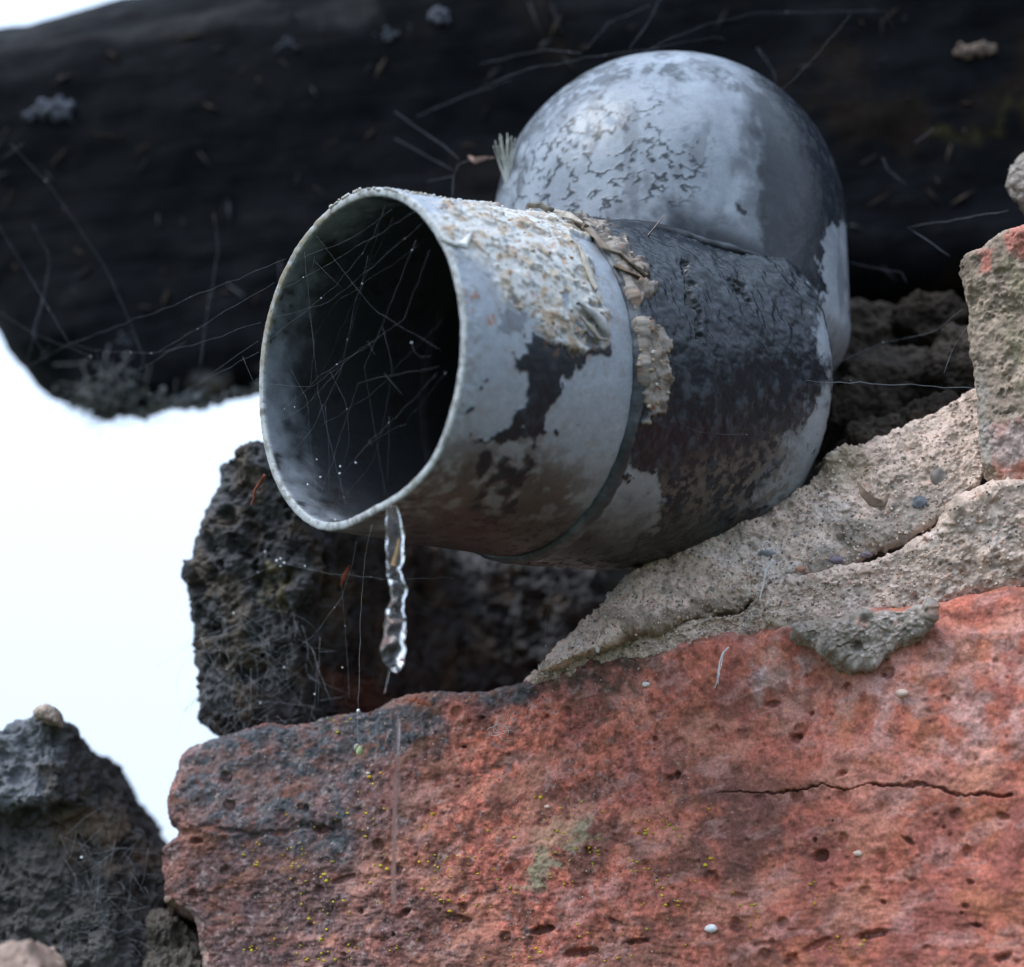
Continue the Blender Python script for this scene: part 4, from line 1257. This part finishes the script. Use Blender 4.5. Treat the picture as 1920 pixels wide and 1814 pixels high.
M_dew = plain_mat('dew', (.8, .85, .9), .08, 900, .1, .8)
od = lambda x, y, k=0: (x, y, op_depth(x, y) - k)
mouth = [[od(520, 548), od(650, 470), od(785, 395)], [od(545, 490), od(660, 445), od(735, 392)], [od(505, 600), od(620, 560), od(790, 420)], [od(590, 490), od(642, 541)],
         [od(500, 640), od(560, 590), od(640, 520), od(700, 440), od(722, 385)], [od(520, 780), od(600, 700), od(690, 640), od(760, 590), od(805, 470)], [od(540, 860), od(590, 790), od(640, 690), od(660, 590), od(690, 480)],
         [od(545, 693), od(575, 745), od(585, 860), od(600, 975)], [od(505, 720), od(580, 725), od(700, 640)], [od(590, 480), od(575, 560), od(590, 640), od(580, 740)], [od(618, 695), od(650, 755), od(655, 820), od(640, 880), od(632, 975)],
         [od(718, 615), od(735, 680), od(725, 760), od(700, 860), od(670, 900), od(610, 960)], [od(830, 600), od(770, 660), od(740, 690), od(690, 740), od(600, 800)], [od(690, 640), od(704, 668)], [od(690, 825), od(698, 836)], [od(720, 700), od(755, 740)],
         [od(835, 700), od(760, 790), od(690, 830), od(640, 890)], [od(555, 740), od(545, 830), od(540, 900)], [od(610, 760), od(618, 860), od(615, 940)], [od(730, 780), od(728, 860), od(726, 905)], [od(770, 640), od(780, 670), od(810, 668)], [od(520, 560), od(500, 600)],
         [od(500, 800), od(560, 770), od(640, 690)], [od(600, 905), od(560, 960)], [od(660, 870), od(690, 830), od(820, 700)]]
for _ in range(7):
    a0 = random.uniform(0, 2 * math.pi); a1 = a0 + random.uniform(1.6, 3.4)
    e_ = lambda a, k: od(664 + 168 * k * math.cos(a) + 25 * k * math.sin(a), 681 - 300 * k * math.sin(a))
    mouth.append([e_(a0, .96), e_((a0 + a1) / 2, random.uniform(.1, .5)), e_(a1, .96)])
web('fine cobweb stretched across the open mouth of the pipe', mouth, [(638, 875, op_depth(638, 875), .0002), (637, 888, op_depth(637, 888), .0002), (601, 895, op_depth(601, 895), .0002), (577, 909, op_depth(577, 909), .0002), (772, 643, op_depth(772, 643), .00018), (594, 862, op_depth(594, 862), .00016), (629, 975, op_depth(629, 975), .00018), (667, 868, op_depth(667, 868), .00018)])

rl = lambda x, y: (x, y, op_depth(x, y))
web('long cobweb threads slung between the beam and the left of the pipe mouth', [
    [(130, 645, .455), (382, 542, .41), rl(536, 486)], [(130, 645, .455), (60, 520, .47), (0, 425, .48), (-40, 360, .49)], [(-40, 560, .48), (60, 620, .465), (170, 668, .45)], [(130, 645, .455), (180, 655, .45), (300, 658, .43), rl(490, 605)],
    [(300, 658, .43), (420, 580, .41), rl(515, 530)], [(45, 690, .47), (130, 645, .455)], [(300, 770, .45), (400, 700, .42), rl(486, 660)], [(100, 760, .47), (170, 700, .46), (260, 690, .44), (350, 640, .43)], [(180, 658, .45), (200, 720, .46), (250, 770, .47)],
    [(260, 706, .44), (200, 760, .47)], [(455, 669, .40), rl(477, 720)], [(270, 660, .44), (255, 720, .45), (320, 770, .46)], [(380, 640, .43), (370, 700, .44), (400, 760, .46)], [(90, 680, .47), (60, 620, .47), (80, 560, .48)], [(225, 800, .47), (330, 740, .44), rl(484, 640)]], rad=.000028)
web('dusty cobweb strand hanging down the face of the beam', [[(20, 270, .485), (90, 340, .482), (140, 410, .478), (200, 500, .474), (240, 590, .47), (270, 670, .466), (285, 760, .47)], [(400, 400, .49), (410, 460, .488), (385, 600, .48), (375, 690, .47)], [(0, 300, .49), (45, 268, .488)], [(60, 420, .49), (95, 480, .488), (80, 560, .484), (50, 680, .48)]], rad=.000036)
web('grey cobweb draped over the top of the domed elbow', [[(900, 165, .47), (1000, 122, .455), (1100, 102, .452), (1180, 92, .45), (1260, 80, .455), (1340, 68, .47), (1360, 74, .47)], [(1195, 105, .45), (1240, 78, .455), (1330, 40, .465), (1420, 18, .475), (1550, 16, .48), (1660, 18, .48), (1675, 55, .485)],
    [(1180, 92, .45), (1215, 40, .47), (1235, 0, .48), (1260, -30, .49)], [(1100, 92, .47), (1140, 40, .48), (1220, 10, .485)], [(1595, 28, .455), (1530, 100, .452), (1465, 168, .448), (1400, 230, .445)], [(900, 120, .48), (1010, 90, .47), (1090, 100, .46)], [(1420, 90, .48), (1450, 130, .475), (1455, 160, .46)],
    [(780, 220, .49), (860, 180, .48), (960, 150, .47)]], rad=.000042)
web('cobweb over the left side of the dome by the frayed fibres', [[(850, 330, .45), (862, 300, .452), (930, 296, .45)], [(862, 300, .452), (830, 270, .46), (740, 210, .48)], [(850, 330, .45), (848, 370, .44)], [(800, 340, .47), (850, 330, .45)], [(740, 260, .485), (800, 290, .475), (850, 320, .46)]], rad=.00005)
web('taut cobweb thread running from the elbow to the right-hand block', [[(1420, 716, .398), (1500, 708, .398), (1600, 712, .396), (1700, 716, .393), (1826, 728, .389), .00009], [(1594, 712, .396), (1600, 722, .396)], [(1770, 700, .40), (1785, 655, .405), (1815, 610, .40)], [(1545, 690, .42), (1650, 640, .43), (1750, 620, .42), (1805, 580, .41)], [(1580, 490, .46), (1690, 510, .455), (1700, 530, .45)], [(1780, 480, .43), (1700, 420, .44), (1890, 395, .42)], [(1655, 295, .48), (1665, 320, .475), (1700, 345, .47)], [(1715, 268, .48), (1752, 240, .48)]], rad=.00006)
web('cobweb clinging to the underside of the elbow above the mortar', [[(1060, 1165, .395), (1022, 1210, .396), (1024, 1150, .394), (1035, 1090, .39), (1080, 1000, .384), (1110, 985, .386), (1190, 960, .39)], [(1080, 1000, .384), (1060, 985, .382), (1020, 1010, .38)], [(1170, 960, .388), (1320, 928, .39), (1380, 935, .392), (1410, 955, .395)], [(1380, 935, .392), (1405, 905, .394), (1460, 860, .396)], [(1020, 1215, .396), (1060, 1190, .396)], [(1250, 765, .375), (1262, 785, .376), (1310, 810, .378), (1400, 815, .384)], [(1240, 885, .38), (1280, 868, .381)], [(1300, 960, .39), (1312, 930, .39)]], rad=.00004)
tang = [[(590, 1190, .415), (640, 1120, .405), (662, 1050, .385), rl(668, 1015)], [(590, 1190, .415), (520, 1240, .425), (480, 1300, .43)], [(672, 1330, .404), (676, 1150, .39), (684, 1040, .38), rl(698, 985), .00005], [(585, 1215, .418), (600, 1260, .416), (622, 1320, .412)], [(595, 1240, .418), (590, 1325, .412)], [(600, 1195, .414), (596, 1320, .41)], [(640, 1090, .40), (650, 1210, .405), (655, 1310, .405)],
        [(525, 1055, .42), (440, 1090, .43), (360, 1120, .433)], [(525, 1055, .42), (620, 1072, .41), (720, 1080, .40), (850, 1085, .39)], [(670, 1335, .404), (672, 1400, .4), (678, 1445, .398)], [(435, 1350, .43), (480, 1310, .428), (590, 1325, .412)], [(720, 1300, .40), (730, 1240, .39)]]
for _ in range(120):
    x0, y0 = random.uniform(360, 590), random.uniform(1130, 1385)
    a_ = random.uniform(0, math.pi); l_ = random.uniform(25, 120); cv = random.gauss(0, .16) * l_
    d0 = .4265 + random.uniform(-.003, .002)
    tang.append([(x0, y0, d0), (x0 + l_ * .25 * math.cos(a_) - cv * .75 * math.sin(a_), y0 + l_ * .25 * math.sin(a_) + cv * .75 * math.cos(a_), d0 - .0005), (x0 + l_ * .5 * math.cos(a_) - cv * math.sin(a_), y0 + l_ * .5 * math.sin(a_) + cv * math.cos(a_), d0 - .001), (x0 + l_ * .75 * math.cos(a_) - cv * .75 * math.sin(a_), y0 + l_ * .75 * math.sin(a_) + cv * .75 * math.cos(a_), d0 - .0005), (min(600, x0 + l_ * math.cos(a_)), min(1390, y0 + l_ * math.sin(a_)), d0)])
web('tangled cobweb with dew over the dark stone behind the trickle', tang, [(497, 1035, .43, .00026), (438, 1150, .43, .00026), (572, 1062, .42, .0002), (533, 1252, .424, .0002), (488, 1318, .428, .00022), (590, 1302, .414, .00022), (672, 1333, .403, .0004), (425, 1255, .43, .00018), (642, 1252, .41, .00018), (519, 1052, .42, .0003), (533, 1056, .42, .0003), (526, 1048, .42, .00025), (526, 1062, .42, .00022)], rad=.000023, mat=M_dust)
low = [[(170, 1505, .43), (220, 1540, .428), (285, 1580, .43)], [(150, 1600, .425), (210, 1635, .425), (290, 1640, .424)], [(140, 1610, .425), (170, 1640, .424), (160, 1680, .424)], [(200, 1680, .425), (240, 1720, .424), (275, 1735, .424)], [(75, 1520, .43), (150, 1560, .428), (180, 1620, .426)]]
for _ in range(70):
    x0, y0 = random.uniform(100, 270), random.uniform(1560, 1790)
    a_ = random.gauss(.6, 1.0); l_ = random.uniform(20, 100)
    low.append([(x0, y0, .4235), (x0 + l_ * .5 * math.cos(a_), y0 + l_ * .5 * math.sin(a_) + random.gauss(0, 12), .422), (x0 + l_ * math.cos(a_), y0 + l_ * math.sin(a_), .421)])
web('cobweb matted in the cleft between jagged stone and brick', low, [(153, 1608, .42, .0003)], rad=.000022, mat=M_dust)

# ------------------------------------------------------------------ scraps and fibres
def strands(name, label, cat, lines, col, rads, group=None):
    b_ = Bag()
    for ln_, r in zip(lines, rads):
        p = np.array(ln_, float)
        t = np.linspace(0, 1, 14); L = np.linspace(0, 1, len(p))
        P_ = S(np.interp(t, L, p[:, 0]), np.interp(t, L, p[:, 1]), np.interp(t, L, p[:, 2]))
        v, f = tube(P_, r * np.linspace(1.1, .45, 14), 5); b_.add(v, f, col)
    o = b_.link(name, M_bit)
    return tag(o, label, cat, group)


tuft = []
for k in range(16):
    x1 = 924 + k * 2.9 + random.gauss(0, 2); y1 = 262 + random.gauss(0, 9) + abs(k - 6) * 1.5
    tuft.append([(952 + k * .5, 352, .437), ((952 + x1) / 2 + random.gauss(0, 2), 305, .436), (x1, y1, .434)])
strands('fibre_tuft', 'pale frayed tuft of dry fibres stuck to the left of the dome', 'fibre tuft', tuft, (.62, .62, .55), [.00016] * 16)
strands('plant_stem', 'thin rusty rootlet bent beside the lower left of the pipe mouth', 'rootlet', [[(496, 892, .378), (488, 905, .38), (478, 918, .38), (476, 935, .38), (470, 950, .38)]], (.20, .055, .03), [.00035])
strands('fibre', 'white downy fibre hanging over the red brick below the mortar', 'fibre', [[(1366, 1214, .382), (1354, 1226, .381), (1349, 1244, .380), (1348, 1264, .380), (1341, 1290, .3795)], [(1362, 1218, .382), (1350, 1236, .381), (1346, 1260, .380), (1347, 1284, .3795)], [(1356, 1224, .381), (1352, 1250, .380), (1343, 1272, .380)], [(1349, 1262, .380), (1344, 1282, .3797), (1337, 1292, .3795)]], (.62, .62, .62), [.00016, .00013, .00012, .00012])
strands('fibre', 'short white fibre caught in the mortar above the brick', 'fibre', [[(1450, 1050, .391), (1436, 1070, .391), (1430, 1100, .391), (1424, 1125, .391)]], (.70, .70, .72), [.0003])
wisp = []
for k in range(11):
    a0 = random.uniform(0, 6.28); x, y = 936 + random.gauss(0, 5), 1370 + random.gauss(0, 7); ln_ = [(x, y, .393)]
    for _ in range(4):
        a0 += random.gauss(0, .7); x += 7 * math.cos(a0); y += 7 * math.sin(a0); ln_.append((x, y, .3928))
    wisp.append(ln_)
strands('fibre', 'branching white wisp of fluff on the upper middle of the brick', 'fibre', wisp, (.55, .55, .55), [.00007] * 11)
strands('dry_stem', 'short pale straw poking from the paint at the crease of the elbow', 'straw', [[(1205, 455, .398), (1225, 430, .394), (1245, 405, .39)]], (.45, .36, .33), [.00022])
strands('straw_sliver', 'tan sliver of straw caught inside the water trickle', 'straw', [[(738, 1062, op_depth(742, 990) - .004), (743, 1040, op_depth(742, 990) - .0036), (748, 1012, op_depth(742, 990) - .003)]], (.40, .25, .10), [.0004])


def leaf(name, label, cat, pts, col, parent=None):
    """curled blade: centre line with width (photo px) at each station; two-sided with thickness"""
    p = np.array(pts, float)
    t = np.linspace(0, 1, 18); L = np.linspace(0, 1, len(p))
    P_ = S(np.interp(t, L, p[:, 0]), np.interp(t, L, p[:, 1]), np.interp(t, L, p[:, 2]))
    wd = np.interp(t, L, p[:, 3]) * 1.05e-4
    T = np.gradient(P_, axis=0); T /= np.linalg.norm(T, axis=1)[:, None]
    side = np.cross(T, FWD); side /= np.linalg.norm(side, axis=1)[:, None]
    A_ = np.stack([P_ - side * wd[:, None] - FWD * wd[:, None] * .8, P_, P_ + side * wd[:, None] - FWD * wd[:, None] * .6], 1)
    A2 = A_ + FWD * .00018
    V = np.concatenate([A_.reshape(-1, 3), A2.reshape(-1, 3)])
    n = 18; Fc = []
    for i in range(n - 1):
        for j in (0, 1):
            a = i * 3 + j
            Fc += [(a, a + 3, a + 4, a + 1), (3 * n + a + 1, 3 * n + a + 4, 3 * n + a + 3, 3 * n + a)]
        for j in (0, 2):
            a = i * 3 + j
            Fc.append((a, a + 3 * n, a + 3 + 3 * n, a + 3) if j == 0 else (a + 3, a + 3 + 3 * n, a + 3 * n, a))
    V = V + rng.normal(size=V.shape) * .00006
    o = link(name, mesh(name, V, np.array(Fc), np.tile(np.array(col), (len(V), 1))), M_bit)
    return tag(o, label, cat)


leaf('dead_leaf', 'curled brown leaf scrap lying in the mortar by the elbow', 'leaf', [(1608, 905, .389, 2), (1618, 925, .388, 7), (1635, 942, .388, 9), (1655, 945, .388, 7), (1668, 925, .389, 2)], (.22, .15, .11))
leaf('dead_leaf', 'tiny red-brown leaf scrap caught on a thread under the pipe mouth', 'leaf', [(655, 1060, .388, 1), (650, 1072, .388, 4), (644, 1085, .388, 4), (638, 1098, .388, 1)], (.28, .07, .04))
leaf('dead_leaf', 'small brown scrap dangling left of the frayed fibres', 'leaf', [(878, 292, .448, 2), (890, 302, .447, 7), (905, 298, .447, 5), (925, 296, .447, 1)], (.26, .17, .14))
leaf('brick_chip', 'bright red sliver of clay on the top edge of the brick', 'chip', [(765, 1312, .404, 2), (785, 1314, .403, 6), (805, 1322, .403, 3)], (.45, .15, .10))
v, f = ball(S(674, 1408, .396), .00095, 2, (.8, .8, 1.1)); v2, f2 = ball(S(669, 1402, .3962), .0008, 2, (.8, .8, 1))
b_ = Bag(); b_.add(v, f, (.36, .42, .22)); b_.add(v2, f2, (.30, .30, .24))
tag(b_.link('seed', M_bit), 'small green seed stuck on the dark end of the brick', 'seed')
